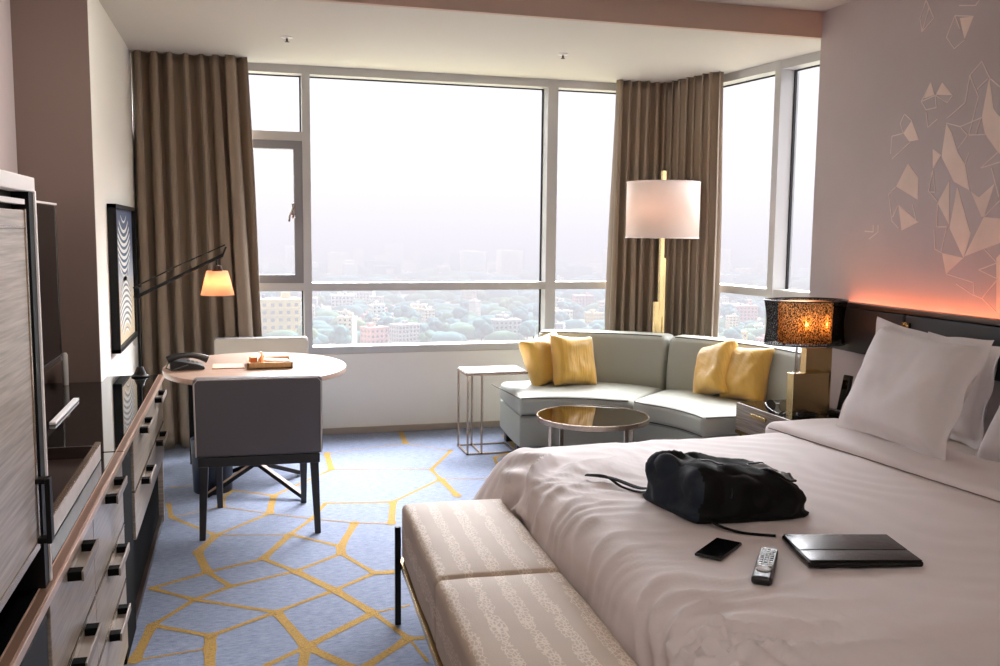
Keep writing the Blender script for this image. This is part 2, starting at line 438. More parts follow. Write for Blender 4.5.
# ------------------------------------------------------------------ floor with inlaid gold lines
mb = MB()
mb.box(-1.15, 3.95, YF-.1, 7.1, -.12, 0)
rnd = random.Random(3)
strip_n = [0]
def strip(p, q, w, z=.0010):
    strip_n[0] += 1; z += strip_n[0]*.000003
    p, q = Vector(p), Vector(q); d = (q-p); 
    if d.length < 1e-4: return
    n = Vector((-d.y, d.x)).normalized()
    K = max(2, int(d.length/.06)); L = []; Rr = []
    for i in range(K+1):
        t = i/K; c = p+d*t
        ww = w/2*.86*(1 + .4*math.exp(-min(t, 1-t)*d.length/.035)) + rnd.uniform(-.0012, .0012)
        L.append(c+n*ww); Rr.append(c-n*ww)
    for i in range(K):
        mb.face([(L[i].x, L[i].y, z), (Rr[i].x, Rr[i].y, z), (Rr[i+1].x, Rr[i+1].y, z), (L[i+1].x, L[i+1].y, z)], 1)
dot_n = [0]
def dot(p, r, z=.0021):
    dot_n[0] += 1; z += dot_n[0]*.000003
    mb.face([(p[0]+r*math.cos(a*PI/5), p[1]+r*math.sin(a*PI/5), z) for a in range(10)], 1)
deg = {}
for a, b, w in FLOOR_EDGES:
    strip(FLOOR_NODES[a], FLOOR_NODES[b], w)
    for k in (a, b): deg[k] = max(deg.get(k, 0), w)
for k, w in deg.items(): dot(FLOOR_NODES[k], w*.55)
# the same kind of net carried on where furniture and the bed cover the traced part
HX = {}
def hexn(i, j):
    if (i, j) not in HX:
        HX[i, j] = (i*.30 - 1.1 + rnd.uniform(-.07, .07), j*.20 - 1.5 + rnd.uniform(-.05, .05))
    return HX[i, j]
def free(p): return p[0] > 1.0 and p[1] < 4.6 or p[0] > 1.55 or p[1] < 2.95 or (p[0] > .75 and p[1] < 3.9)
for i in range(17):
    for j in range(44):
        if (i+j) % 2: continue
        for (di, dj) in ((1, 1), (1, -1)) if (j % 4 < 2) else ((1, -1), (0, 2)):
            a, b = hexn(i, j), hexn(i+di, j+dj)
            if free(a) and free(b) and all(-1.05 < q[0] < 3.6 and q[1] < 6.7 for q in (a, b)):
                strip(a, b, rnd.choice((.012, .026, .026, .042)))
floor = struct('floor', mb, [M['carpet'], M['carpet_gold']])

# ------------------------------------------------------------------ ceiling
mb = MB()
mb.prism([(-1.1, YRE), (bay(1.62, .12)[0], YRE), bay(1.5, .12), bay(SC-.12, .12), (-1.1, YB+.13)], ZC, ZC+.12)
mb.box(-1.15, 3.95, YF-.1, YRE+.02, ZU, ZU+.12)
mb.box(-1.1, XR+.25, YRE-.006, YRE+.03, ZC-.001, ZU+.01, m=1)
struct('ceiling', mb, [M['ceil'], M['ceil_step_tint']])

# ------------------------------------------------------------------ walls
mb = MB()
mb.box(-1.1, XC+.12, YB-.012, YB+.14, 0, .597)
mb.box(-1.1, -.60, YB-.012, YB+.14, .597, ZC)
struct('wall_back', mb, M['white_wall'])
mb = MB(); mb.box(-.7, XC-.02, YB-.030, YB-.012, 0, .046, .004); struct('baseboard_back', mb, M['baseboard'])
mb = MB(); mb.box(XW-.4, XW, YR+.012, YB, 0, ZU); struct('wall_left', mb, M['white_wall'])
mb = MB(); mb.box(-1.1, XW-.0005, YR-.002, YR+.02, 0, ZU); struct('wall_left_return', mb, M['brown_wall'])
mb = MB(); mb.box(-1.1, -1.0, YF, YR, 0, ZU); struct('wall_left_recess', mb, M['purple'])
mb = MB(); mb.box(-1.15, 3.95, YF-.1, YF, 0, ZU); struct('wall_front', mb, M['white_wall'])
# mauve wall with its champagne triangles
mb = MB(); mb.box(XR, XR+.24, YF, YRE, 0, ZU)
def wall_poly(pts, x=XR-.0012, m=1):
    c = [sum(p[i] for p in pts)/len(pts) for i in (0, 1)]
    mb.face([(x, y, z) for y, z in pts], m)
    k = len(pts)
    for i in range(k):
        (y0, z0), (y1, z1) = pts[i], pts[(i+1) % k]
        mb.face([(XR, y0, z0), (XR, y1, z1), (x, y1, z1), (x, y0, z0)], m)
for f in MURAL_FACES: wall_poly(f)
line_n = [0]
def wall_line(a, b, w=.0055):
    line_n[0] += 1
    a, b = Vector(a), Vector(b); d = b-a
    if d.length < 1e-4: return
    n = Vector((-d.y, d.x)).normalized()*w/2
    wall_poly([tuple(a+n), tuple(a-n), tuple(b-n), tuple(b+n)], XR-.0014-line_n[0]*.00001, 2)
for l in MURAL_LINES:
    for a, b in zip(l, l[1:]): wall_line(a, b)
# the same motif running on towards the viewer's side of the bed head
r2 = random.Random(11)
for k in range(22):
    cy, cz = r2.uniform(1.5, 3.2), r2.uniform(1.35, 2.5)
    tri = [(cy+r2.uniform(-.16, .16), cz+r2.uniform(-.28, .28)) for _ in range(3)]
    if max(t[0] for t in tri) > 3.36: continue
    if k % 3: wall_poly(tri, XR-.0012-.00025*(k+1))
    else:
        for a, b in zip(tri, tri[1:]+tri[:1]): wall_line(a, b)
struct('wall_right', mb, [M['purple'], M['mural'], M['mural_line']])
# low wall under the bay glazing
mb = MB(); mb.prism([bay(SC), bay(1.95), bay(1.95, .14), bay(SC-.05, .14)], 0, .597); struct('wall_bay', mb, M['white_wall'])
mb = MB(); mb.prism([bay(SC+.02, -.018), bay(1.6, -.018), bay(1.6), bay(SC)], 0, .046); struct('baseboard_bay', mb, M['baseboard'])

# ------------------------------------------------------------------ back window
W1 = thing('window_1', None, None); W1['kind'] = 'structure'; 
D0, D1 = YB, YB+.136
mb = MB()
mb.box(-.74, XC-.01, D0, D1, 2.606, ZC)                 # head
mb.box(-.74, XC-.01, D0, D1, .597, .652, .004)          # sill
mb.box(-.74, XC-.01, D0+.002, D1, 1.066, 1.122)         # transom
for a, b in ((.446, .502), (2.288, 2.37), (-.74, -.68)): mb.box(a, b, D0-.004, D1, .60, ZC)
mb.box(-.68, .446, D0+.004, D1, 2.138, 2.20)
mb.box(XC-.07, XC+.02, D0-.002, D1, .597, ZC)
mb.build('frame', M['alu'], W1, smooth=False)
mb = MB()
for a, b in ((-.68, .446), (.502, 2.288), (2.37, XC-.07)):
    for z0, z1 in ((.652, 1.066), (1.122, 2.606)):
        if b < .45 and z0 > 1: z0, z1 = 2.20, 2.606
        mb.box(a, a+.008, D1-.03, D1-.012, z0, z1); mb.box(b-.010, b, D1-.03, D1-.012, z0, z1)
        mb.box(a, b, D1-.03, D1-.012, z1-.008, z1)
mb.build('gasket', M['gasket'], W1, smooth=False)
mb = MB()
y0, y1 = D0+.02, D0+.085
mb.box(.385, .446, y0, y1, 1.122, 2.138); mb.box(-.68, -.62, y0, y1, 1.122, 2.138)
mb.box(-.62, .385, y0, y1, 2.080, 2.138); mb.box(-.62, .385, y0, y1, 1.122, 1.182)
sash = mb.build('sash', M['alu_dark'], W1, smooth=False)
mb = MB()
mb.box(.366, .392, y0-.012, y0+.002, 1.585, 1.70, .004)
mb.tube([(.378, y0-.01, 1.67), (.378, y0-.045, 1.67), (.372, y0-.05, 1.655), (.348, y0-.05, 1.60), (.345, y0-.048, 1.565)], .008, 8)
mb.build('handle', M['chrome'], sash)
mb = MB()
for a, b, z0, z1, y in ((-.68, .446, .652, 1.066, D1-.02), (-.62, .385, 1.182, 2.08, D0+.06), (-.68, .446, 2.20, 2.606, D1-.02),
                        (.502, 2.288, .652, 1.066, D1-.02), (.502, 2.288, 1.122, 2.606, D1-.02), (2.37, XC-.07, .652, 1.066, D1-.02), (2.37, XC-.07, 1.122, 2.606, D1-.02)):
    mb.face([(a, y, z0), (b, y, z0), (b, y, z1), (a, y, z1)])
mb.build('pane', M['pane'], W1, smooth=False)

# ------------------------------------------------------------------ bay window
W2 = thing('window_2', None, None); W2['kind'] = 'structure'
Rz = Matrix.Translation((A0.x, A0.y, 0)) @ Matrix(((DB.x, NB.x, 0, 0), (DB.y, NB.y, 0, 0), (0, 0, 1, 0), (0, 0, 0, 1)))
S1 = 1.9
mb = MB()
mb.box(SC+.01, S1, 0, .136, 2.606, ZC); mb.box(SC+.01, S1, 0, .136, .597, .652); mb.box(SC+.01, S1, .002, .136, 1.076, 1.132)
mb.box(.862, .922, -.004, .15, .60, ZC); mb.box(SC+.01, SC+.08, 0, .136, .60, ZC); mb.box(1.78, 1.84, -.004, .15, .60, ZC)
mb.bm.transform(Rz); mb.build('frame', M['alu'], W2, smooth=False)
mb = MB()
for a, b in ((SC+.08, .862), (.922, 1.78)):
    for z0, z1 in ((.652, 1.076), (1.132, 2.606)):
        mb.box(a, a+.012, .106, .124, z0, z1); mb.box(b-.008, b, .106, .124, z0, z1); mb.box(a, b, .106, .124, z1-.008, z1)
mb.bm.transform(Rz); mb.build('gasket', M['gasket'], W2, smooth=False)
mb = MB()
for a, b in ((SC+.08, .862), (.922, 1.78)):
    for z0, z1 in ((.652, 1.076), (1.132, 2.606)):
        mb.face([(a, .115, z0), (b, .115, z0), (b, .115, z1), (a, .115, z1)])
mb.bm.transform(Rz); mb.build('pane', M['pane'], W2, smooth=False)

# ------------------------------------------------------------------ curtains
def curtain(name, label, path0, path1, folds, amp, ztop=2.6635, zbot=.012, hem=None, seed=0, group='taupe floor-length curtains', out=1.0):
    """path0/path1: plan end points at the top / at the bottom"""
    r = random.Random(seed); ph = [r.uniform(-.9, .9) for _ in range(folds+2)]; am = [r.uniform(.6, 1.25) for _ in range(folds+2)]
    nu, nv = folds*16+1, 40
    def f(u, v):
        z = zbot + (ztop-zbot)*v
        k = v**.8
        a = Vector(path1[0]).lerp(Vector(path0[0]), k); b = Vector(path1[1]).lerp(Vector(path0[1]), k)
        p = a.lerp(b, u); d = (b-a).normalized(); n = Vector((d.y, -d.x))
        fu = u*folds; i = int(min(fu, folds-1e-6)); t = fu-i
        A = (am[i]*(1-t)+am[i+1]*t)*amp*(1.0 - .35*v); P = ph[i]*(1-t)+ph[i+1]*t
        ang = 2*PI*fu + P*(1-.3*v) + .5*math.sin(v*3.1+seed+i)*(1-v)
        s = math.sin(ang); s = math.copysign(abs(s)**.7, s) + .22*math.sin(2*ang+P*3+v)*(1-.5*v)
        w = A*s + .016*N(u*7+seed, v*1.6, 2)
        p = p + n*w*out + d*A*.55*math.sin(2*ang)
        return Vector((p.x, p.y, z))
    mb = MB(); mb.grid(f, nu, nv)
    o = mb.build(name, M['curtain'], None, origin=(path0[0][0], path0[0][1], 0), angle=80)
    sd = o.modifiers.new('thickness', 'SOLIDIFY'); sd.thickness = .004
    return tag(o, label, 'curtain', group)
curtain('curtain', 'taupe curtain gathered at the white wall behind the desk', ((-.65, 6.70), (.045, 6.70)), ((-.655, 6.68), (.165, 6.69)), 7, .100, seed=4)
curtain('curtain', 'taupe curtain on the back window side of the corner behind the sofa', ((2.79, 6.73), (3.33, 6.75)), ((2.74, 6.73), (3.33, 6.75)), 7, .06, seed=9)
pA, pB = bay(-.235, -.14), bay(.395, -.10)
curtain('curtain', 'taupe curtain on the bay window side of the corner behind the sofa', (pA, pB), (pA, bay(.415, -.10)), 7, .058, seed=15)

# ------------------------------------------------------------------ fire sprinklers in the lower ceiling
for k, (x, y, l) in enumerate(((.301, 5.91, 'small chrome sprinkler in the lower ceiling towards the white wall'), (2.059, 5.884, 'small chrome sprinkler in the lower ceiling above the sofa side'))):
    t = thing('sprinkler', l, 'sprinkler', (x, y, ZC), 0, 'ceiling sprinklers')
    mb = MB(); mb.lathe([(.0, .0), (.034, .0), (.036, -.004), (.02, -.009), (.0, -.009)], 24, (x, y, ZC), cap=False); mb.build('escutcheon', M['silver'], t)
    mb = MB(); mb.lathe([(.006, -.008), (.006, -.026), (.014, -.028), (.014, -.031), (.0, -.031)], 12, (x, y, ZC), cap=False); mb.build('nozzle', M['bronze'], t)
M['leg_strip'] = mat('brown_leg_strip', (140, 112, 92), .6)
M['trim_edge'] = mat('pale_bronze_edge', (226, 196, 176), .3, metal=.7)
M['copper_trim'] = mat('brown_bronze_edge', (150, 116, 98), .35, metal=.6)
M['handle_bar'] = mat('satin_bronze_pull', (150, 138, 128), .45, metal=.5)
# ------------------------------------------------------------------ long dresser along the left recess
DR = thing('dresser', 'long grey wood dresser with black glass top along the left wall', 'dresser', (-.70, 3.0, 0))
XD = -.395
mb = MB()
mb.box(-.998, XD-.02, 2.04, 3.30, .05, .714); mb.box(-.998, XD-.06, 2.04, 3.30, 0, .05)
mb.box(-.998, XD-.015, 1.0, 2.035, .05, .714); mb.box(-.998, XD-.06, 1.0, 2.035, 0, .05)
mb.box(-.998, XD-.02, 3.60, 4.865, .335, .714); mb.box(-.66, XD-.02, 4.865, 5.0, .335, .714)
mb.box(-.998, -.96, 3.60, 4.865, .0, .335)
mb.box(-.66, XD-.03, 3.61, 4.94, 0.0, .335)
mb.build('carcass', M['matt_black'], DR, smooth=False)
mb = MB(); mb.box(-.998, XD-.008, 3.30, 3.61, 0, .714, .003); mb.build('divider_panel', M['matt_black'], DR, smooth=False)
mb = MB(); mb.box(-.998, XD-.012, 3.61, 4.95, .0, .03, .003); mb.build('bottom_shelf', M['dark_wood'], DR, smooth=False)
mb = MB(); mb.box(-.45, XD-.006, 4.95, 4.985, 0, .335, .003); mb.build('leg', M['grey_wood'], DR, smooth=False)
mb = MB(); mb.box(-.998, -.4165, 3.312, 4.872, .738, .752, .002); mb.box(-.665, -.4165, 4.868, 5.05, .738, .752, .002); mb.build('glass_top', M['black_glass'], DR, smooth=False)
mb = MB(); mb.box(-.998, -.4165, 1.0, 3.30, .738, .752, .002); mb.build('glass_top', M['black_glass'], DR, smooth=False)
mb = MB()
for a, b in ((1.0, 3.302), (3.314, 5.05)):
    mb.box(-.414, -.394, a, b, .728, .7525, .001); mb.box(-.394, -.3885, a, b, .731, .751, .001, m=1); mb.box(-.4165, -.4135, a, b, .74, .7535, m=1)
mb.build('top_trim', [M['copper_trim'], M['trim_edge']], DR, smooth=False)
mb = MB(); mb.box(-.96, -.43, 1.02, 4.86, .712, .739); mb.build('top_board', M['dark_wood'], DR, smooth=False)
def handle(parent, y, z, L=.20):
    mb = MB()
    mb.box(XD+.031, XD+.036, y-L/2-.02, y+L/2+.02, z-.013, z+.011, .001, m=1)
    for e in (-1, 1): mb.box(XD-.001, XD+.034, y+e*(L/2)-.018, y+e*(L/2)+.018, z-.012, z+.010, .002)
    mb.box(XD-.001, XD+.034, y-L/2+.018, y+L/2-.018, z-.012, z-.009, m=1)
    mb.build('handle', [M['matt_black'], M['handle_bar']], parent, smooth=False)
def drawer(y0, y1, z0, z1, hs):
    mb = MB(); mb.box(XD-.02, XD, y0, y1, z0, z1, .002)
    d = mb.build('drawer', M['grey_wood'], DR, smooth=False)
    mb = MB(); mb.box(XD-.018, XD+.0015, y0+.001, y1-.001, z1-.004, z1+.0015); mb.build('edge_strip', M['champ'], d, smooth=False)
    for h in hs: handle(d, h, z1-.02)
for z0, z1 in ((.512, .726), (.318, .506)):
    drawer(2.045, 2.636, z0, z1, (2.36,)); drawer(2.642, 3.285, z0, z1, (2.99,))
drawer(2.045, 3.285, .07, .312, (2.36, 2.97))
for z0, z1 in ((.526, .726), (.338, .520)): drawer(3.625, 4.99, z0, z1, (3.98, 4.66))
mb = MB(); mb.box(XD-.015, XD-.004, 1.0, 2.03, .07, .706, .003); mb.build('door', M['black'], DR, smooth=False)

# ------------------------------------------------------------------ tall cabinet standing on the dresser
XT = -.405
TC = thing('tall_cabinet', 'tall grey veneer cabinet with a pale metal frame standing on the dresser', 'cabinet', (-.70, 1.6, .753))
mb = MB(); mb.box(-.995, XT-.03, 1.06, 2.07, .86, 1.575); mb.box(-.995, XT+.002, 2.052, 2.098, .753, 1.575); mb.box(-.995, XT-.02, 1.02, 1.06, .753, 1.575)
mb.box(-.995, -.97, 1.06, 2.07, .753, .86)
mb.build('body', M['black'], TC, smooth=False)
mb = MB(); mb.box(-.995, XT+.004, 1.02, 2.105, 1.572, 1.602, .002); mb.box(XT-.02, XT+.006, 2.094, 2.105, .753, 1.575, .001)
mb.box(XT-.02, XT+.001, 1.06, 2.02, 1.546, 1.556)
mb.build('metal_frame', M['silver'], TC, smooth=False)
mb = MB(); mb.box(XT-.026, XT-.004, 1.06, 2.032, .862, 1.535, .002); dr = mb.build('door', M['grey_wood_door'], TC, smooth=False)
mb = MB(); mb.box(XT-.02, XT-.001, 2.030, 2.040, .850, 1.537); mb.box(XT-.02, XT-.001, 1.06, 2.036, .846, .863); mb.box(XT-.0045, XT-.0025, 1.06, 2.03, 1.500, 1.505); mb.build('edge_strip', M['champ'], dr, smooth=False)
mb = MB(); mb.box(XT-.004, XT+.022, 2.022, 2.046, .858, .870, .002); mb.box(XT-.004, XT+.022, 2.022, 2.046, .982, .994, .002); mb.box(XT+.014, XT+.024, 2.018, 2.048, .858, .994, .002)
mb.build('handle', M['black'], dr, smooth=False)
mb = MB(); mb.box(-.60, -.48, 1.80, 1.98, .7535, .82, .004); t = mb.build('storage_box', M['navy'], None, origin=(-.54, 1.89, .7535), smooth=False)
tag(t, 'small dark blue box in the low gap under the tall cabinet door', 'box')

# ------------------------------------------------------------------ television
TV = thing('television', 'large flat black television seen almost edge-on above the black glass top', 'television', (-.83, 4.08, .88))
mb = MB(); mb.box(-.86, -.822, 3.42, 4.74, .885, 1.61, .004); mb.box(-.93, -.86, 3.75, 4.40, 1.0, 1.5, .01); mb.build('housing', M['plastic'], TV, smooth=False)
mb = MB(); mb.box(-.8225, -.8195, 3.43, 4.73, .91, 1.602); mb.build('screen', M['screen'], TV, smooth=False)
mb = MB(); mb.box(-.862, -.816, 3.415, 4.745, .880, .905, .002); mb.box(-.826, -.816, 4.735, 4.745, .89, 1.61); mb.build('bezel', M['chrome'], TV, smooth=False)
mb = MB(); mb.box(-.862, -.814, 3.415, 4.745, 1.606, 1.615); mb.build('top_edge', M['silver'], TV, smooth=False)
mb = MB(); mb.box(-.999, -.92, 3.9, 4.25, 1.1, 1.4, .004); mb.build('wall_bracket', M['plastic'], TV, smooth=False)
mb = MB(); mb.lathe([(0, 0), (.012, 0), (.013, .004), (.013, .145), (.008, .155), (0, .157)], 24, (-.815, 4.80, .7525), cap=False)
o = mb.build('bottle', M['plastic_pale'], None, origin=(-.815, 4.80, .7525)); tag(o, 'slim pale grey cylinder standing below the far edge of the television', 'bottle')
mb = MB(); mb.box(-.012, .012, -.27, .27, 0, .012, .003, M=Matrix.Translation((-.70, 4.08, .753)) @ Matrix.Rotation(.0, 4, 'Z'))
o = mb.build('leaflet', M['silver'], None, origin=(-.70, 4.08, .753)); tag(o, 'narrow folded pale leaflet lying on the black glass under the television', 'leaflet')

# white stone tray with a bowl in it, on the nearer half of the glass top
TR = thing('serving_tray', 'long white-sided serving tray on the black glass beside the tall cabinet', 'tray', (-.62, 2.75, .7525))
mb = MB(); mb.box(-.80, -.452, 2.30, 3.20, .7525, .762); mb.box(-.80, -.79, 2.3, 3.2, .76, .80); mb.box(-.80, -.452, 3.19, 3.2, .76, .80); mb.box(-.80, -.452, 2.3, 2.31, .76, .80)
mb.build('base', M['dark_wood'], TR, smooth=False)
mb = MB(); mb.box(-.462, -.448, 2.298, 3.202, .7535, .806, .002); mb.build('side', M['tray_white'], TR, smooth=False)
mb = MB(); mb.box(-.464, -.446, 2.297, 3.203, .806, .811, .001); mb.build('rim', M['champ'], TR, smooth=False)
mb = MB(); mb.lathe([(0, 0), (.04, 0), (.045, .004), (.085, .045), (.088, .05), (.082, .05), (.042, .012), (0, .01)], 32, (-.60, 2.72, .763), cap=False)
o = mb.build('bowl', M['plastic_grey'], None, origin=(-.60, 2.72, .763)); tag(o, 'small round grey bowl inside the white-sided tray', 'bowl')

# ------------------------------------------------------------------ framed picture on the white wall
PF = thing('framed_picture', 'black box-framed picture of blue and white nested arcs on the white wall', 'picture', (XW, 5.8, .84))
py0, py1, pz0, pz1, px = 5.30, 6.26, .835, 1.632, XW+.046
mb = MB()
for a in ((py0, py0+.022, pz0, pz1), (py1-.022, py1, pz0, pz1), (py0, py1, pz0, pz0+.022), (py0, py1, pz1-.022, pz1)): mb.box(XW+.001, px, *a, .001)
mb.build('frame', M['black'], PF, smooth=False)
def art_mat():
    m = mat('picture_ground', (60, 70, 90), .5); nt = m.node_tree
    tc = nd(nt, 'ShaderNodeTexCoord'); sp = nd(nt, 'ShaderNodeSeparateXYZ'); r = nd(nt, 'ShaderNodeValToRGB')
    nt.links.new(tc.outputs['Generated'], sp.inputs['Vector']); nt.links.new(sp.outputs['Z'], r.inputs['Fac'])
    e = r.color_ramp.elements; e[0].position = .30; e[0].color = rgb(214, 196, 164); e[1].position = .75; e[1].color = rgb(70, 84, 112)
    nn = e.new(.5); nn.color = rgb(170, 176, 184)
    nt.links.new(r.outputs['Color'], nt.nodes['Principled BSDF'].inputs['Base Color']); return m
mb = MB(); ax = XW+.024
mb.box(XW+.004, ax, py0+.02, py1-.02, pz0+.02, pz1-.02)
cy = (py0+py1)/2 + .02
def arc_band(cz, ry, rz_, up, w0, w1, mi):
    K = 28
    def P(s, a): return (ax+.0012, cy+ry*s*math.cos(a), cz+rz_*s*math.sin(a))
    for i in range(K):
        a0 = PI*i/K; a1 = PI*(i+1)/K
        if not up: a0, a1 = -a0, -a1
        q = [P(w0, a0), P(w1, a0), P(w1, a1), P(w0, a1)]
        mb.face(q if up else q[::-1], mi)
def lens(zc, h, wdt, n, up, mi0, mi1):
    """stack of arcs inside a pointed oval: chevron-like bows, each a crescent"""
    for k in range(n):
        t0 = k/n; zz = zc-h/2+h*(k+.5)/n
        if abs(zz-zc) > .46*h: continue
        ww = wdt*math.sqrt(max(.02, 1-((zz-zc)/(h/2))**2)); th = h/n*min(1, ww/wdt*1.3)
        K = 14
        for i in range(K):
            u0, u1 = -1+2*i/K, -1+2*(i+1)/K
            s = 1 if up else -1
            def zf(u): return zz + s*th*1.7*(1-u*u) - s*th*.6
            for lo, hi, mi in ((-.5, .05, mi0), (.05, .5, mi1)):
                mb.face([(ax+.0012, cy+ww*u0, zf(u0)+th*lo), (ax+.0012, cy+ww*u1, zf(u1)+th*lo), (ax+.0012, cy+ww*u1, zf(u1)+th*hi), (ax+.0012, cy+ww*u0, zf(u0)+th*hi)], mi)
lens(1.40, .37, .30, 10, False, 1, 2)
lens(1.05, .33, .28, 10, True, 1, 3)
mb.build('artwork', [art_mat(), mat('art_white', (236, 234, 228), .5), mat('art_blue', (42, 78, 110), .5), mat('art_grey', (120, 124, 128), .5)], PF, smooth=False)

# ------------------------------------------------------------------ swing-arm reading lamp on the dresser end
RL = thing('reading_lamp', 'black swing-arm lamp with a glowing peach shade over the desk', 'lamp', (-.50, 5.0, .7525))
mb = MB(); mb.lathe([(0, 0), (.042, 0), (.044, .005), (.03, .014), (.016, .05), (0, .052)], 32, (-.50, 5.0, .7525), cap=False); mb.build('base', M['black'], RL)
mb = MB(); mb.tube([(-.50, 5.0, .77), (-.50, 5.0, 1.19)], .008, 12); mb.build('stem', M['black'], RL)
mb = MB(); mb.tube([(-.515, 4.99, 1.155), (-.09, 5.20, 1.365)], .009, 10); mb.tube([(-.52, 4.99, 1.205), (-.30, 5.09, 1.318), (-.075, 5.21, 1.42)], .0035, 8)
mb.box(-.518, -.488, 4.985, 5.015, 1.15, 1.205, .005); mb.tube([(-.12, 5.19, 1.355), (-.12, 5.20, 1.30)], .005, 8); mb.tube([(-.09, 5.20, 1.36), (-.07, 5.21, 1.41)], .005, 8); mb.build('arm', M['black'], RL)
sc = (-.118, 5.20, 0)
mb = MB(); mb.lathe([(.055, 1.282), (.088, 1.152)], 40, sc, cap=False)
RLM = shade_mat('peach_shade', (252, 222, 200), (255, 226, 200), .6)
s = mb.build('shade', RLM, RL); sd = s.modifiers.new('t', 'SOLIDIFY'); sd.thickness = .002
mb = MB(); mb.lathe([(0, 1.315), (.022, 1.31), (.028, 1.285), (.024, 1.25), (0, 1.25)], 20, sc, cap=False); mb.build('socket', M['bronze'], RL)
mb = MB(); mb.lathe([(0, 1.25), (.016, 1.245), (.026, 1.215), (.02, 1.19), (0, 1.183)], 16, sc, cap=False); mb.build('bulb', mat('warm_bulb', (255, 214, 170), .4, emit=((255, 196, 140), 30)), RL)

# ------------------------------------------------------------------ oval desk
DK = thing('desk', 'oval pale wood desk on a star-shaped metal foot by the left curtain', 'desk', (.075, 5.29, 0))
def ell(a, b, n=64, c=(.078, 5.29)): return [(c[0]+a*math.cos(2*PI*i/n), c[1]+b*math.sin(2*PI*i/n)) for i in range(n)]
mb = MB(); mb.prism(ell(.492, .585), .7225, .7515, .003); mb.build('desktop', M['desk_wood'], DK, angle=30)
mb = MB(); mb.lathe([(.05, .15), (.04, .18), (.038, .70), (.11, .715), (.11, .7225)], 28, (.07, 5.44, 0)); mb.build('column', M['black'], DK)
for q in ((.325, 5.18), (.345, 5.72), (-.205, 5.34), (-.19, 5.70)):
    mb = MB(); mb.bar((.07, 5.44, .165), (q[0], q[1], .012), .03, .022, .002); f = mb.build('leg', M['black'], DK, smooth=False)
    mb = MB(); mb.bar((.07, 5.44, .1775), (q[0], q[1], .0245), .026, .003); mb.build('top_strip', M['leg_strip'], f, smooth=False)
mb = MB(); mb.box(-.31, -.10, 5.74, 5.80, .10, .722, .003); pn = mb.build('dark_slab', M['black'], DK, smooth=False)  # plain dark slab behind the desk column
mb = MB(); mb.box(-.225, -.217, 5.736, 5.741, .11, .715); mb.build('metal_strip', M['chrome'], pn, smooth=False)

# ------------------------------------------------------------------ two desk chairs
def make_chair(label, loc, rz):
    C = thing('desk_chair', label, 'chair', loc, rz, 'grey desk chairs')
    mb = MB()
    def bend(p, n): return Vector((p.x, p.y - .03*max(0, (p.z-.45))/.35, p.z))
    mb.rbox(-.303, .303, -.285, -.205, .405, .795, .018, .06, fn=bend)
    for f in mb.bm.faces: f.material_index = 1 if f.normal.y > .6 else 0
    back = mb.build('backrest', [M['chair_fab'], M['chair_in']], C, local=True, angle=60)
    mb = MB()
    for y in (-.283, -.207):
        pts = [(-.296, .41), (-.297, .77), (-.28, .789), (.28, .789), (.297, .77), (.296, .41)]
        mb.tube([bend(Vector((x, y, z)), None) for x, z in pts], .0035, 6)
    mb.build('piping', M['chair_pip'], back, local=True)
    mb = MB(); mb.rbox(-.285, .285, -.206, .27, .385, .475, .028, .06); mb.build('seat', M['chair_in'], C, local=True, angle=60)
    mb = MB(); mb.box(-.29, .29, -.275, .262, .355, .402, .004); mb.build('seat_frame', M['chair_wood'], C, smooth=False, local=True)
    for sx, y0, y1, xb in ((-1, -.262, -.285, .275), (1, -.262, -.285, .275), (-1, .235, .255, .222), (1, .235, .255, .222)):
        b = bmesh.new(); V = []
        for z, hw, cx, cy_ in ((.36, .021, sx*(.262 if y0 < 0 else .225), y0), (0.0, .0145, sx*xb, y1)):
            V.append([b.verts.new((cx+dx*hw, cy_+dy*hw, z)) for dx, dy in ((-1, -1), (1, -1), (1, 1), (-1, 1))])
        b.faces.new(V[0]); b.faces.new(V[1][::-1])
        for i in range(4): b.faces.new((V[0][i], V[1][i], V[1][(i+1) % 4], V[0][(i+1) % 4]))
        bmesh.ops.recalc_face_normals(b, faces=b.faces[:])
        bmesh.ops.bevel(b, geom=b.edges[:], offset=.003, segments=1, affect='EDGES')
        mb = MB(); mb._merge(b, 0); mb.build('leg', M['chair_wood'], C, smooth=False, local=True)
    return C
ch = make_chair('grey upholstered desk chair on the near side of the desk, its back to the viewer', (.085, 4.875, 0), -.035)
copy_thing(ch, (.128, 6.04, 0), PI, 'grey upholstered desk chair on the window side of the desk, only its back showing')

# ------------------------------------------------------------------ waste bin under the desk
mb = MB(); mb.lathe([(0, 0), (.105, 0), (.108, .006), (.118, .31), (.112, .312), (.103, .02), (0, .018)], 40, (-.175, 5.50, 0), cap=False)
o = mb.build('waste_bin', M['navy'], None, origin=(-.175, 5.50, 0)); tag(o, 'round dark blue waste bin on the carpet under the desk', 'bin')

# ------------------------------------------------------------------ things on the desk
ZD = .752
PH = thing('telephone', 'black desk telephone with an arched handset on the left end of the desk', 'telephone', (-.285, 5.25, ZD), .1)
mb = MB()
prof = [(-.11, .0), (.105, .0), (.105, .018), (.06, .036), (-.05, .058), (-.11, .062)]
b = bmesh.new()
Af = [b.verts.new((x, -.085, z)) for x, z in prof]; Bf = [b.verts.new((x, .085, z)) for x, z in prof]
b.faces.new(Af); b.faces.new(Bf[::-1])
for i in range(6): b.faces.new((Af[i], Bf[i], Bf[(i+1) % 6], Af[(i+1) % 6]))
bmesh.ops.recalc_face_normals(b, faces=b.faces[:]); bmesh.ops.bevel(b, geom=b.edges[:], offset=.005, segments=2, affect='EDGES')
mb._merge(b, 0); mb.build('body', M['plastic'], PH, local=True)
mb = MB(); K = 14; rng = [(-.125+.25*i/K) for i in range(K+1)]
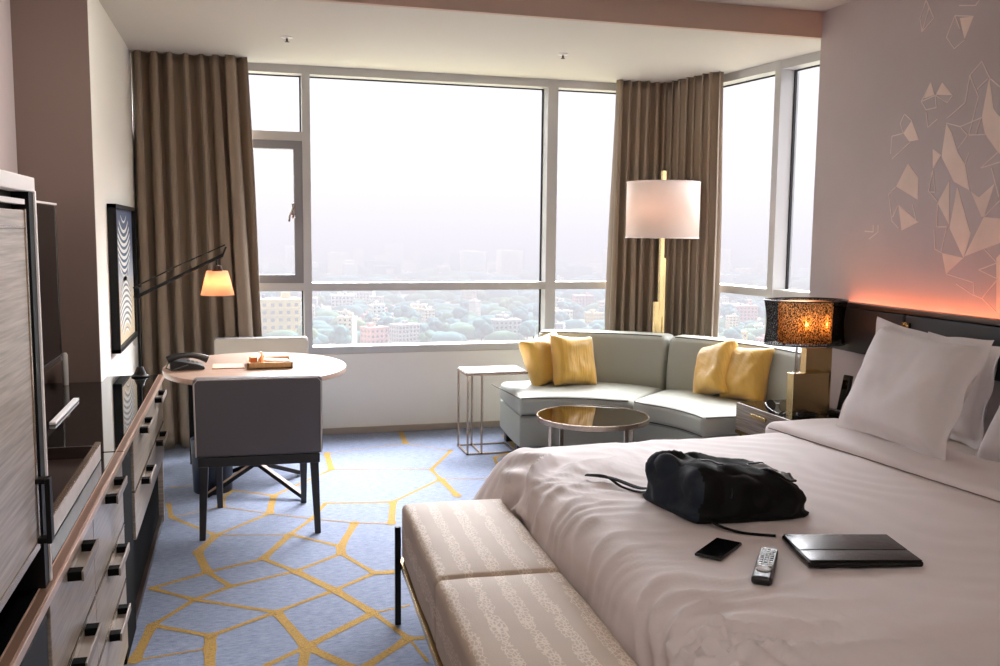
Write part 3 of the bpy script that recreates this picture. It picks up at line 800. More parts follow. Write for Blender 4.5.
pts = [Vector((x, -.055, .068+.030*(1-(x/.125)**2)-.11*(x+.125)*.16)) for x in rng]
mb.tube(pts, [.018+.008*abs(x/.125)**2 for x in rng], 12); mb.build('handset', M['plastic'], PH, local=True)
mb = MB(); mb.tube([(-.12, -.06, .05), (-.135, -.085, .02), (-.10, -.11, .008), (-.04, -.12, .03), (.0, -.1, .038)], .004, 8); mb.build('cord', M['plastic_grey'], PH, local=True)
mb = MB()
for i in range(3):
    for j in range(4): mb.box(.0+i*.026, .018+i*.026, -.005+j*.02, .009+j*.02, .048-i*.0085, .054-i*.0085, .001)
mb.build('keypad', M['plastic_grey'], PH, smooth=False, local=True)
PH.scale = (.82, .9, .82)
mb = MB(); mb.box(-.155, .012, 5.19, 5.35, ZD, ZD+.006, .001)
o = mb.build('notepad', mat('peach_pad', (206, 160, 128), .6), None, origin=(-.07, 5.27, ZD), smooth=False); tag(o, 'flat peach notepad on the desk between the telephone and the tray', 'notepad')
DT = thing('desk_tray', 'pale oak tray on the oval desk', 'tray', (.15, 5.27, ZD))
mb = MB(); x0, x1, y0, y1 = .028, .268, 5.14, 5.40
mb.box(x0, x1, y0, y1, ZD, ZD+.008); mb.box(x0, x1, y0, y0+.01, ZD, ZD+.035, .001); mb.box(x0, x1, y1-.01, y1, ZD, ZD+.035, .001); mb.box(x0, x0+.01, y0, y1, ZD, ZD+.035, .001); mb.box(x1-.01, x1, y0, y1, ZD, ZD+.035, .001)
mb.build('tray', M['tray_wood'], DT, smooth=False)
mb = MB(); mb.box(.045, .088, 5.20, 5.30, ZD+.009, ZD+.056, .002); o = mb.build('small_box', M['orange'], None, origin=(.066, 5.25, ZD+.009), smooth=False); tag(o, 'small orange box in the oak desk tray', 'box')
mb = MB(); mb.lathe([(0, 0), (.016, 0), (.018, .004), (.018, .06), (.011, .07), (.011, .084), (0, .085)], 20, (.098, 5.18, ZD+.009), cap=False); o = mb.build('jar', M['clear'], None, origin=(.098, 5.18, ZD+.009)); tag(o, 'small clear glass bottle standing in the oak desk tray', 'bottle')
mb = MB(); mb.box(-.075, .075, -.05, .05, 0, .003, M=Matrix.Translation((.178, 5.26, ZD+.034)) @ Matrix.Rotation(.2, 4, 'Z') @ Matrix.Rotation(.08, 4, 'Y')); o = mb.build('card', M['white_card'], None, origin=(.178, 5.26, ZD+.034), smooth=False); tag(o, 'white card leaning across the oak desk tray', 'card')
# ------------------------------------------------------------------ curved corner sofa
OX, OY = 1.79, 4.90
def arc(th, r, z): return Vector((OX+r*math.cos(th), OY+r*math.sin(th), z))
R_ = math.radians
SF = thing('sofa', 'curved sage grey sofa in the window corner', 'sofa', (OX, OY, 0))
RM = 1.1
def arc_box(th0, th1, r0, r1, z0, z1, rad, step=.05, extra=None):
    mb = MB()
    def fn(p, n):
        th = p.x/RM; r = p.y; z = p.z
        th -= R_(3.2)*(r-.82)/.68*max(0, (th-TM)/(T1-TM))
        if extra: r, z = extra(th, r, z, n)
        return arc(th, r, z)
    mb.rbox(th0*RM, th1*RM, r0, r1, z0, z1, rad, step, fn=fn); return mb
T0, TM, T1, TB = R_(-2), R_(42.5), R_(93.3), R_(81)
mb = arc_box(T0+.01, T1-.01, .845, 1.52, .09, .30, .015); mb.build('base', M['sofa'], SF, angle=60)
def seat_puff(a, b):
    def f(th, r, z, n):
        u = (th-a)/(b-a)*2-1; v = (r-.82)/(1.5-.82)*2-1
        if n.z > .2: z += .022*max(0, 1-u**4)*max(0, 1-v**4)
        d = max(0, 1-abs(th-TM)/R_(9))
        if r < 1.1: r += .05*d*d*(1 if r < 1.0 else .5)
        return r, z
    return f
for nm, a, b in (('seat_cushion', TM+.004, T1), ('seat_cushion', T0, TM-.004)):
    mb = arc_box(a, b, .82, 1.46, .302, .428, .035, extra=seat_puff(a, b)); s = mb.build(nm, M['sofa'], SF, angle=60)
    mb = MB(); f = seat_puff(a, b)
    def pp(th, r, z): r2, _ = f(th, r, z, Vector((0, 0, 0))); return arc(th, r2, z)
    K = 26; e = .02
    mb.tube([pp(a+e+(b-a-2*e)*i/K, .829, .421) for i in range(K+1)], .004, 6)
    mb.tube([pp(a+e+(b-a-2*e)*i/K, .829, .309) for i in range(K+1)], .004, 6)
    end = b if b > TM+.1 else a; sg = -1 if end == b else 1
    mb.tube([arc(end+sg*.008, .85+.58*i/8, .421) for i in range(9)], .004, 6)
    mb.build('piping', M['pip_dark'], s)
def lean(th, r, z, n): return r + .055*max(0, (z-.43))/.36 - (.02*math.sin(max(0, min(1, (z-.42)/.36))*PI) if n.y < -.5 else 0), z
for a, b in ((TM+.004, TB), (T0, TM-.004)):
    mb = arc_box(a, b, 1.41, 1.60, .31, .795, .04, extra=lean); s = mb.build('back_cushion', M['sofa'], SF, angle=60)
    mb = MB(); K = 22; e = .03
    mb.tube([arc(a+e+(b-a-2*e)*i/K, 1.428+.052, .788) for i in range(K+1)], .004, 6)
    for t in (a+.009, b-.009): mb.tube([arc(t, 1.425+.055*max(0, z-.43)/.36, z) for z in (.44, .55, .66, .76)], .004, 6)
    mb.build('piping', M['pip_dark'], s)
mb = arc_box(T0, TB, 1.585, 1.63, .09, .70, .015, extra=lean); mb.build('back_frame', M['sofa'], SF, angle=60)
for th, r in ((90.5, .93), (87.5, 1.44), (44, .93), (44, 1.5), (2, .93), (2, 1.5)):
    p = arc(R_(th), r, 0); mb = MB(); mb.box(p.x-.028, p.x+.028, p.y-.028, p.y+.028, 0, .092, .004); mb.build('leg', M['sofa_leg'], SF, smooth=False)

# golden cushions
def cushion_on(label, pos, face, tilt, roll, w, h, seed, cat='cushion', group='golden sofa cushions', t=.17):
    """pos = lowest middle point, face = plan direction it faces, tilt = lean back, roll = about its own face"""
    f = Vector((face[0], face[1], 0)).normalized(); side = Vector((-f.y, f.x, 0))
    up = (Vector((0, 0, 1))*math.cos(tilt) - f*math.sin(tilt))
    x = side*math.cos(roll)+up*math.sin(roll); y = up*math.cos(roll)-side*math.sin(roll)
    c = Vector(pos)+up*(h/2*(.99))
    mb = MB(); mb.pillow(w, h, t, .09, 30, seed, .008)
    Mx = basis(c, x, y); mb.bm.transform(Mx)
    o = mb.build('cushion', M['yellow'], None, origin=tuple(pos), angle=70); return tag(o, label, cat, group)
def polar(th, r): p = arc(R_(th), r, .442); return (p.x, p.y, p.z)
cushion_on('golden silk cushion at the window end of the sofa, half behind another golden cushion', (2.085, 6.11, .442), (.42, -1), .34, .16, .35, .36, 1)
cushion_on('golden silk cushion overlapping the cushion at the window end of the sofa', (2.25, 6.0, .442), (.22, -1), .36, -.09, .34, .37, 2)
cushion_on('golden silk cushion in the middle of the right sofa half, leaning on the back', (2.95, 5.47, .442), (-1, -.02), .36, .30, .35, .37, 3)
cushion_on('golden silk cushion on the sofa nearest the bedside lamp', (3.06, 5.23, .442), (-1, -.30), .36, .08, .35, .37, 4)

# ------------------------------------------------------------------ slim side table
ST = thing('side_table', 'slim metal side table with a white marble top slid over the sofa end', 'table', (1.66, 6.12, 0))
x0, x1, y0, y1, zt = 1.455, 1.875, 5.985, 6.265, .56; w = .012
mb = MB(); mb.box(x0, x1, y0, y1, zt-.006, zt+.004, .002); mb.build('tabletop', M['marble'], ST, smooth=False)
mb = MB()
for y in (y0, y1): mb.box(x0-.004, x1+.004, y-w/2, y+w/2, zt-.018, zt-.004)
for x in (x0, x1): mb.box(x-w/2, x+w/2, y0, y1, zt-.018, zt-.004)
mb.build('top_frame', M['champ'], ST, smooth=False)
for x in (x0+.004, 1.556):
    for y in (y0, y1): mb = MB(); mb.box(x-w/2, x+w/2, y-w/2, y+w/2, .004, zt-.018); mb.build('leg', M['champ'], ST, smooth=False)
mb = MB()
for y in (y0, y1): mb.box(x0-.002, 1.80, y-w/2, y+w/2, 0, .012)
for x in (x0+.004, 1.556, 1.795): mb.box(x-w/2, x+w/2, y0, y1, 0, .012)
mb.build('foot_frame', M['champ'], ST, smooth=False)

# ------------------------------------------------------------------ round coffee table
cx, cy, cr, cz = 2.05, 5.20, .338, .402
CT = thing('coffee_table', 'round low coffee table with a bronze mirror top in front of the sofa', 'table', (cx, cy, 0))
mb = MB(); mb.lathe([(0, cz-.014), (cr-.004, cz-.014), (cr-.004, cz-.002), (0, cz-.002)], 72, (cx, cy, 0), cap=False); mb.build('tabletop', M['mirror'], CT)
mb = MB(); mb.lathe([(cr-.004, cz-.03), (cr+.003, cz-.03), (cr+.003, cz), (cr-.004, cz), (cr-.004, cz-.03)], 72, (cx, cy, 0), cap=False); mb.build('rim', M['champ'], CT)
for a in (197, 287, 17, 107):
    a = R_(a); p = Vector((cx+.315*math.cos(a), cy+.315*math.sin(a), 0)); d = Vector((-math.sin(a), math.cos(a), 0))
    mb = MB(); mb.bar(p, p+Vector((0, 0, cz-.028)), .028, .010, .001, up=(math.cos(a), math.sin(a), 0)); mb.build('leg', M['champ'], CT, smooth=False)
mb = MB()
for a in (197, 107):
    a = R_(a); v = Vector((.315*math.cos(a), .315*math.sin(a), 0)); c = Vector((cx, cy, .10)); mb.bar(c+v, c-v, .012, .012)
mb.build('stretcher', M['champ'], CT, smooth=False)

# ------------------------------------------------------------------ floor lamp
lx, ly = 2.952, 6.20
FL = thing('floor_lamp', 'tall brass floor lamp with a white drum shade behind the sofa', 'lamp', (lx, ly, 0))
mb = MB(); mb.box(lx-.14, lx+.14, ly-.12, ly+.12, 0, .022, .003); mb.build('base', M['brass'], FL, smooth=False)
mb = MB(); mb.box(lx-.014, lx+.016, ly-.014, ly+.014, .90, 1.955, .0015); mb.box(lx+.016, lx+.032, ly-.012, ly+.016, .02, 1.33, .0015); mb.box(lx-.048, lx-.012, ly-.012, ly+.016, .02, 1.01, .0015); mb.box(lx-.012, lx+.016, ly-.004, ly+.02, .02, .90, .0015)
mb.build('pole', M['brass'], FL, smooth=False)
FLM = shade_mat('white_drum_shade', (244, 238, 232), (255, 236, 226), .45)
mb = MB(); mb.lathe([(.262, 1.474), (.262, 1.872)], 72, (lx, ly, 0), cap=False); s = mb.build('shade', FLM, FL); sd = s.modifiers.new('t', 'SOLIDIFY'); sd.thickness = .003
for z in (1.475, 1.871):
    mb = MB(); mb.tube([(lx+.262*math.cos(i*PI/24), ly+.262*math.sin(i*PI/24), z) for i in range(48)], .004, 6, closed=True); mb.build('shade_ring', M['shade_white'], s)
mb = MB()
for a in (0, 120, 240): mb.tube([(lx, ly, 1.80), (lx+.26*math.cos(R_(a)), ly+.26*math.sin(R_(a)), 1.868)], .003, 6)
mb.build('shade_spider', M['brass'], s)
mb = MB(); mb.tube([(lx-.03, ly-.02, 1.40), (lx-.033, ly-.02, 1.33)], .002, 6); mb.build('pull_cord', M['bronze'], FL)
mb = MB(); mb.lathe([(0, 0), (.03, .02), (.038, .05), (.03, .085), (.014, .10), (.014, .13), (0, .13)], 20, (lx-.06, ly-.05, 1.60), cap=False); mb.build('bulb', mat('soft_bulb', (255, 226, 200), .4, emit=((255, 200, 150), 9)), FL)

# ------------------------------------------------------------------ nightstand
NS = thing('nightstand', 'low grey wood nightstand with a black glass top between sofa and bed', 'nightstand', (3.0, 4.3, 0))
nx0, nx1, ny0, ny1, nz = 2.80, 3.235, 3.74, 4.815, .525
mb = MB(); mb.box(nx0+.012, nx1, ny0, ny1, .345, nz-.012); mb.box(nx0+.03, nx1, ny0, ny1, .04, .07); mb.box(nx1-.02, nx1, ny0, ny1, .07, .345); mb.box(nx0+.03, nx1, ny1-.02, ny1, .07, .345); mb.box(nx0+.03, nx1, ny0, ny0+.02, .07, .345); mb.box(nx0+.06, nx1, ny0+.05, ny1-.05, 0, .04)
mb.build('carcass', M['dark_wood'], NS, smooth=False)
mb = MB(); mb.box(nx0+.008, nx1, ny0, ny1, nz-.012, nz, .002); mb.build('glass_top', M['black_glass'], NS, smooth=False)
NSD = mat('striped_walnut_veneer', (128, 116, 106), .35, var=(7, .5, (1, .8, 26)))
mb = MB(); mb.box(nx0, nx0+.014, ny0+.004, ny1-.002, .362, nz-.003, .002); d = mb.build('drawer', NSD, NS, smooth=False)
mb = MB(); mb.box(nx0-.022, nx0-.012, 4.47, 4.62, .468, .492, .002); mb.box(nx0-.014, nx0, 4.48, 4.50, .472, .488); mb.box(nx0-.014, nx0, 4.59, 4.61, .472, .488); mb.build('handle', M['brass'], d, smooth=False)
mb = MB(); mb.box(nx0-.002, nx0+.02, ny0, ny1, .340, .358, .001); mb.build('edge_strip', M['gold'], NS, smooth=False)
mb = MB(); mb.box(nx0+.04, nx0+.055, ny0+.02, ny1-.02, .08, .30, .002); mb.build('drawer', NSD, NS, smooth=False)

# bedside lamp
M['lamp_gold'] = mat('satin_gold_block', (222, 198, 148), .2, metal=.9)
tx, ty, tz = 2.985, 4.42, nz
BL = thing('table_lamp', 'bedside lamp with a glowing black oval shade on gold mirrored blocks', 'lamp', (tx, ty, tz))
mb = MB(); mb.box(2.872, 3.095, 4.352, 4.412, tz, .757, .002); mb.build('block', M['lamp_gold'], BL, smooth=False)
mb = MB(); mb.box(2.985, 3.150, 4.412, 4.462, tz, .885, .002); mb.build('block', M['lamp_gold'], BL, smooth=False)
mb = MB(); mb.tube([(tx-.045, 4.437, .76), (tx-.045, 4.437, 1.02)], .007, 10); mb.tube([(tx+.02, 4.437, .88), (tx+.02, 4.437, 1.02)], .006, 10); mb.build('neck', M['chrome'], BL)
TLM = bpy.data.materials.new('black_sheer_weave'); TLM.use_nodes = True; nt = TLM.node_tree; nt.nodes.remove(nt.nodes['Principled BSDF'])
d_ = nd(nt, 'ShaderNodeBsdfDiffuse'); d_.inputs['Color'].default_value = rgb(22, 20, 20); t_ = nd(nt, 'ShaderNodeBsdfTransparent')
tc_ = nd(nt, 'ShaderNodeTexCoord'); mp_ = nd(nt, 'ShaderNodeMapping'); mp_.inputs['Scale'].default_value = (1, 1, .4); n_ = nd(nt, 'ShaderNodeTexNoise'); n_.inputs['Scale'].default_value = 300; n_.inputs['Detail'].default_value = 3
rg_ = nd(nt, 'ShaderNodeMapRange'); rg_.inputs['From Min'].default_value = .46; rg_.inputs['From Max'].default_value = .60; rg_.inputs['To Max'].default_value = .62
nt.links.new(tc_.outputs['Object'], mp_.inputs['Vector']); nt.links.new(mp_.outputs['Vector'], n_.inputs['Vector']); nt.links.new(n_.outputs['Fac'], rg_.inputs['Value'])
mx_ = nd(nt, 'ShaderNodeMixShader'); nt.links.new(rg_.outputs['Result'], mx_.inputs['Fac']); nt.links.new(d_.outputs['BSDF'], mx_.inputs[1]); nt.links.new(t_.outputs['BSDF'], mx_.inputs[2]); nt.links.new(mx_.outputs['Shader'], nt.nodes['Material Output'].inputs['Surface'])
mb = MB(); pr = []
for i in range(13):
    t = i/12; z = .912+(1.150-.912)*t
    pr.append((.232+.006*t-.014*math.sin(PI*t), z))
mb.lathe(pr, 80, (tx, 4.437, 0), sy=.70, cap=False); s = mb.build('shade', TLM, BL); 
for z, r in ((.912, .233), (1.150, .239)):
    mb = MB(); mb.tube([(tx+r*math.cos(i*PI/32), 4.437+.70*r*math.sin(i*PI/32), z) for i in range(64)], .004, 6, closed=True); mb.build('shade_ring', M['plastic'], s)
mb = MB(); mb.lathe([(.150, .918), (.153, 1.142)], 64, (tx, 4.437, 0), sy=.80, cap=False); mb.build('inner_shade', shade_mat('amber_inner_shade', (190, 130, 76), (255, 190, 122), .55), BL)
TB = mat('bright_bulb', (255, 214, 160), .4, emit=((255, 190, 120), 9))
for dx in (-.055, .055):
    mb = MB(); mb.lathe([(0, .985), (.016, .99), (.028, 1.02), (.026, 1.045), (.012, 1.066), (0, 1.07)], 16, (tx+dx, 4.437-.085, 0), cap=False); mb.build('bulb', TB, BL)
mb = MB(); mb.bar((tx-.055, 4.352, .985), (tx+.055, 4.352, .985), .014, .01); mb.build('socket', M['bronze'], BL, smooth=False)

# sunglasses, cord and handset on the nightstand
SG = thing('sunglasses', 'black sunglasses folded on the glass top of the nightstand', 'sunglasses', (2.875, 4.50, nz), -1.95)
for e in (-1, 1):
    mb = MB(); mb.lathe([(0, -.0015), (.030, -.0015), (.031, 0), (.030, .0015), (0, .0015)], 24, cap=False, sy=.82, M=Matrix.Translation((0, e*.036, .030)) @ Matrix.Rotation(PI/2-.35, 4, 'Y')); mb.build('lens', M['plastic'], SG, local=True)
mb = MB()
for e in (-1, 1): mb.tube([Matrix.Translation((0, e*.036, .030)) @ Matrix.Rotation(PI/2-.35, 4, 'Y') @ Vector((.031*math.cos(i*PI/12), .0262*math.sin(i*PI/12), 0)) for i in range(24)], .003, 6, closed=True)
mb.tube([(-.004, -.012, .038), (-.006, 0, .042), (-.004, .012, .038)], .003, 6); mb.build('frame', M['plastic'], SG, local=True)
for e in (-1, 1):
    mb = MB(); mb.tube([(-.006, e*.066, .044), (.03, e*.063, .030), (.07, e*.04, .012), (.105, e*.01, .005)], .003, 6); mb.build('temple', M['plastic'], SG, local=True)
mb = MB(); rr = random.Random(5); pts = []
for i in range(70):
    a = i*.42; r = .035+.012*math.sin(i*.9); pts.append((2.935+r*math.cos(a)*1.3, 4.315+r*math.sin(a), nz+.004+.018*abs(math.sin(i*.37))))
mb.tube(pts, .0032, 6); o = mb.build('cord', M['plastic'], None, origin=(2.935, 4.315, nz)); tag(o, 'tangled black cord heaped in front of the bedside lamp', 'cord')
BP = thing('telephone', 'black upright bedside telephone between the lamp and the big pillow', 'telephone', (3.165, 4.31, nz), .2)
mb = MB(); mb.box(-.05, .05, -.06, .06, 0, .028, .006); mb.build('base', M['plastic'], BP, local=True)
mb = MB(); mb.box(-.013, .013, -.026, .026, .0, .20, .006, M=Matrix.Translation((-.005, .01, .022)) @ Matrix.Rotation(.22, 4, 'Y')); h = mb.build('handset', M['plastic'], BP, local=True)
mb = MB(); mb.box(-.0145, -.0125, -.018, .018, .12, .17, M=Matrix.Translation((-.005, .01, .022)) @ Matrix.Rotation(.22, 4, 'Y')); mb.build('display', M['screen'], h, local=True, smooth=False)
# ------------------------------------------------------------------ bed
BED = thing('bed', 'wide bed with white duvet standing against the mauve wall', 'bed', (2.2, 2.64, 0))
mb = MB(); mb.box(1.16, 3.23, 1.72, 3.58, .06, .28, .02); mb.build('bed_base', M['bed_base'], BED)
for x in (1.24, 3.1):
    for y in (1.8, 3.5): mb = MB(); mb.box(x-.03, x+.03, y-.03, y+.03, 0, .065); mb.build('leg', M['black'], BED, smooth=False)
mb = MB(); mb.rbox(1.12, 3.235, 1.68, 3.61, .28, .59, .06, .15); mb.build('mattress', M['mattress'], BED, angle=60)
def ridged(t): return 1-abs(2*(t-math.floor(t))-1)
def duvet_disp(p, n):
    x, y, z = p
    f = math.exp(-max(0, x-1.10)/.21)*(.35+1.2*max(0, N(y*1.3+4, .5, 2)+.4))    # gathers at the foot roll, in bunches
    f *= max(0, min(1, (3.62-y)/.3))
    w = y*6.5 + 3.6*N(y*1.5+1, x*1.7+z*1.6, 3) + (z*1.6 - x*3.8) + .8*N(y*5, x*4, z*4)
    d = (ridged(w)**2.4-.3)*.056*f*(.35+1.1*abs(N(y*2.2, x*1.5, 11)))
    w2 = y*16 + 4.6*N(y*2.1, x*2.4+z, 7) + (x*8-z*4)
    d += (ridged(w2)**1.6-.4)*.030*f*max(0, .3+1.5*N(y*2.6, x*2, 15))
    w4 = y*5 + x*9 + 2.5*N(x*2.1, y*2.1, 5)
    d += (ridged(w4)**3-.25)*.007*max(0, N(x*1.1, y*1.1, 8)+.25)
    d += .010*N(x*2.3, y*2.3, z*2.3) + .005*N(x*6+3, y*5, z*5)
    w3 = (x*.9+y*.5)*6 + 2*N(x*2, y*2, 9)
    d += (ridged(w3)-.5)*.004*(1-f)
    # sides: soft vertical folds
    if n.z < .5: d += .012*math.sin(y*9+x*7+2*N(x*2, y*2, z))*(1-max(0, n.z))*min(1, (.62-z)/.3)
    return d
def duvet_fn(p, n):
    flare = .05*max(0, (.5-p.z)/.3)
    q = p + n*duvet_disp(p, n)
    if n.x < -.5: q.x -= flare*.8 + .16*max(0, min(1, (q.y-3.15)/.5))*max(0, min(1, (.56-p.z)/.3))
    if n.y > .5: q.y += flare*.6
    q.x += (q.y-3.5)*.042*max(0, min(1, (2.2-q.x)/1.1))
    q.z += .004*math.sin(max(0, min(1, (q.x-1.1)/1.5))*PI)*(1 if n.z > .5 else 0)
    return q
mb = MB(); mb.rbox(1.0, 2.80, 1.60, 3.70, .17, .615, .115, .015, fn=duvet_fn, kk=8); DV = mb.build('duvet', M['linen'], BED, angle=80)
def bed_z(x, y):
    p = Vector((x, y, .615)); n = Vector((0, 0, 1)); return duvet_fn(p, n).z
def fold_fn(p, n):
    q = Vector(p)
    q.x += (3.66-q.y)*.09 - .03
    d = .006*N(q.x*4, q.y*3, 4) + .005*(ridged(q.y*13+2*N(q.x*3, q.y*3, 1))-.5)
    return q + n*d
mb = MB(); mb.rbox(2.335, 2.74, 1.58, 3.725, .30, .655, .045, .03, fn=fold_fn); FD = mb.build('turned_back_sheet', M['linen'], DV, angle=80)
mb = MB(); mb.tube([fold_fn(Vector((2.337, y/40, .628)), Vector((-.8, 0, .5))) for y in range(64, 148)], .0028, 6); mb.build('piping', M['piping_grey'], DV)

# headboard (hung on the wall, lit from behind)
HB = thing('headboard', 'charcoal leather panelled headboard on the mauve wall, glowing along its top', 'headboard', (3.27, 2.2, .87))
edges = [(3.932, 4.565), (2.94, 3.928), (1.94, 2.956), (.92, 1.936)]
for a, b in edges:
    mb = MB(); mb.rbox(3.214, 3.256, a, b, .868, 1.113, .012, .1); mb.build('panel', M['leather_dark'], HB, angle=60)
mb = MB(); mb.box(3.252, 3.266, .92, 4.56, .87, 1.113); mb.box(3.252, 3.337, .94, 4.54, .88, 1.0); mb.build('back_board', M['dark_wood'], HB, smooth=False)
mb = MB(); mb.box(3.204, 3.268, .92, 4.57, 1.114, 1.139, .003); mb.build('cap_rail', M['bronze'], HB)
mb = MB(); mb.box(3.271, 3.283, .96, 4.52, 1.085, 1.093); mb.build('light_strip', mat('amber_led', (255, 170, 110), .4, emit=((255, 140, 96), 26)), HB, smooth=False)
mb = MB(); y0, y1, z0, z1 = 3.880, 3.932, .985, 1.072
for a in ((y0, y0+.012, z0, z1), (y1-.012, y1, z0, z1), (y0, y1, z1-.012, z1), (y0, y1, z0, z0+.012)): mb.box(3.200, 3.215, *a, .001)
mb.box(3.208, 3.215, y0, y1, z0, z1); rl = mb.build('reading_light', M['gold'], HB, smooth=False)
mb = MB(); mb.tube([(3.204, 3.906, 1.048), (3.194, 3.906, 1.038), (3.19, 3.908, .998)], .008, 10); mb.build('light_head', M['copper_trim'], rl)

# pillows
def bed_pillow(label, c, wd, up, w, h, t, seed, flange, wr=.006, pinch=.05):
    mb = MB(); mb.pillow(w, h, t, pinch, 40, seed, wr, flange)
    mb.bm.transform(basis(c, wd, up)); o = mb.build('pillow', M['pillow'], None, origin=(c[0], c[1], c[2]-h/2), angle=80)
    return tag(o, label, 'pillow', 'white bed pillows')
bed_pillow('big square white pillow with a wavy flange, standing foremost on the bed', (2.655, 3.20, .882), (0.0, -1, -.04), (.24, .10, .60), .66, .525, .21, 3, .035, .009, .10)
bed_pillow('white pillow almost hidden behind the big square pillow, only its corners showing', (3.09, 3.43, .82), (0, -1, -.04), (.16, 0, 1), .46, .46, .12, 8, .03)
bed_pillow('white pillow lying back on the viewer\'s side of the big square pillow', (2.98, 2.71, .80), (0, -1, 0), (.42, 0, .80), .70, .50, .20, 5, .02)

# ------------------------------------------------------------------ bench at the foot of the bed
BEN = thing('bench', 'upholstered beige bench with a leafy woven pattern at the foot of the bed', 'bench', (.742, 2.62, 0), R_(-2.4))
def bench_fabric():
    m = mat('leafy_beige_weave', (178, 160, 146), .6, bump=(220, .1)); nt = m.node_tree; b = nt.nodes['Principled BSDF']
    tc = nd(nt, 'ShaderNodeTexCoord'); sp = nd(nt, 'ShaderNodeSeparateXYZ'); nt.links.new(tc.outputs['Object'], sp.inputs['Vector'])
    def math_(op, a, b_=None, c=None):
        n = nd(nt, 'ShaderNodeMath', operation=op)
        for i, v in enumerate((a, b_, c)):
            if v is None: continue
            if isinstance(v, (int, float)): n.inputs[i].default_value = v
            else: nt.links.new(v, n.inputs[i])
        return n.outputs[0]
    # on the side faces the stripes run down, so use x+z as the across coordinate
    across = math_('ADD', sp.outputs['X'], math_('MULTIPLY', sp.outputs['Z'], .6))
    st = math_('SINE', math_('MULTIPLY', across, 2*PI/.085))
    mask = math_('MULTIPLY_ADD', st, .30, .42)
    mp = nd(nt, 'ShaderNodeMapping'); mp.inputs['Scale'].default_value = (1, .55, 1); nt.links.new(tc.outputs['Object'], mp.inputs['Vector'])
    v = nd(nt, 'ShaderNodeTexVoronoi', feature='DISTANCE_TO_EDGE'); v.inputs['Scale'].default_value = 95; nt.links.new(mp.outputs['Vector'], v.inputs['Vector'])
    n = nd(nt, 'ShaderNodeTexNoise'); n.inputs['Scale'].default_value = 24; n.inputs['Detail'].default_value = 4; nt.links.new(mp.outputs['Vector'], n.inputs['Vector'])
    thin = math_('LESS_THAN', v.outputs['Distance'], .11)
    on = math_('GREATER_THAN', math_('MULTIPLY', n.outputs['Fac'], mask), .235)
    fac = math_('MULTIPLY', thin, on)
    n2 = nd(nt, 'ShaderNodeTexNoise'); n2.inputs['Scale'].default_value = 7; nt.links.new(tc.outputs['Object'], n2.inputs['Vector'])
    r = nd(nt, 'ShaderNodeValToRGB'); r.color_ramp.elements[0].color = rgb(182, 163, 144); r.color_ramp.elements[1].color = rgb(198, 179, 159); nt.links.new(n2.outputs['Fac'], r.inputs['Fac'])
    mx = nd(nt, 'ShaderNodeMix', data_type='RGBA'); nt.links.new(fac, mx.inputs['Factor']); nt.links.new(r.outputs['Color'], mx.inputs['A']); mx.inputs['B'].default_value = rgb(218, 202, 184)
    nt.links.new(mx.outputs['Result'], b.inputs['Base Color']); return m
BF = bench_fabric()
for a, b in ((-.80, -.002), (.002, .80)):
    def fn(p, n, a=a, b=b):
        u = p.x/.2; v = (p.y-(a+b)/2)/.4
        q = Vector(p)
        if n.z > .3: q.z += .016*max(0, 1-u**4)*max(0, 1-v**4)
        return q + n*.003*N(p.x*6, p.y*5, p.z*5)
    mb = MB(); mb.rbox(-.2, .2, a, b, .252, .468, .022, .04, fn=fn); mb.build('seat_cushion', BF, BEN, local=True, angle=60)
mb = MB()
for x in (-.196, .196): mb.box(x-.012, x+.012, -.79, .79, .226, .252, .002)
for y in (-.79, .79): mb.box(-.2, .2, y-.012, y+.012, .226, .252, .002)
mb.build('rail', M['gold'], BEN, smooth=False, local=True)
for x in (-.216, .216):
    for y in (-.775, .775):
        mb = MB(); mb.box(x-.011, x+.011, y-.011, y+.011, 0, .385, .002); mb.build('leg', M['black'], BEN, smooth=False, local=True)

# ------------------------------------------------------------------ backpack lying on the duvet
bx, by = 1.51, 2.63
zb = bed_z(bx, by)-.008
BG = thing('backpack', 'black and ink blue backpack lying on the white duvet', 'backpack', (bx, by, zb), -.05)
def bag_fn(p, n):
    x, y, z = p
    u = (x+.225)/.45                      # 0 at the left end, 1 at the right end
    hgt = 1.0 - .10*(1-u)**4 - .46*max(0, u-.10)**1.15
    q = Vector(p)
    q.z = z*hgt
    q.x += .03*(z/.20)*(1-u) - .03*(z/.2)*u
    q.x -= .035*(y/.17)*(1-u)
    q.y *= (.94+.10*math.sin(PI*min(1, u*1.05))-.08*u) * (1-.20*z/.2)
    q.y -= .02*u
    d = .012*N(x*9, y*9, z*9)+.006*N(x*22, y*22, z*22)+.020*(ridged(x*5+y*4+1.5*N(x*5, y*5, z*5))-.5)*(1 if n.z > -.2 else 0)
    return q + n*d*(1 if z > .03 else .2)
mb = MB(); mb.rbox(-.225, .225, -.165, .165, 0, .182, .042, .014, fn=bag_fn, kk=5)
for f in mb.bm.faces:
    c = f.calc_center_median()
    if c.x < -.195 - .03*c.y/.165 + .03*c.z/.2: f.material_index = 1
mb.build('body', [M['bag_black'], M['bag_teal']], BG, local=True, angle=80)
def on_bag(x, y, z, lift=.004):
    p = Vector((x, y, z)); q = Vector((min(max(x, -.18), .18), min(max(y, -.12), .12), min(max(z, .045), .145))); n = (p-q).normalized()
    return bag_fn(p, n)+n*lift
mb = MB(); mb.tube([on_bag(-.10+.03*math.sin(a), -.165*math.cos(a), .095+.095*math.sin(a)) for a in [i*PI/20 for i in range(21)]], .004, 6); mb.build('zipper', M['plastic'], BG, local=True)
mb = MB()
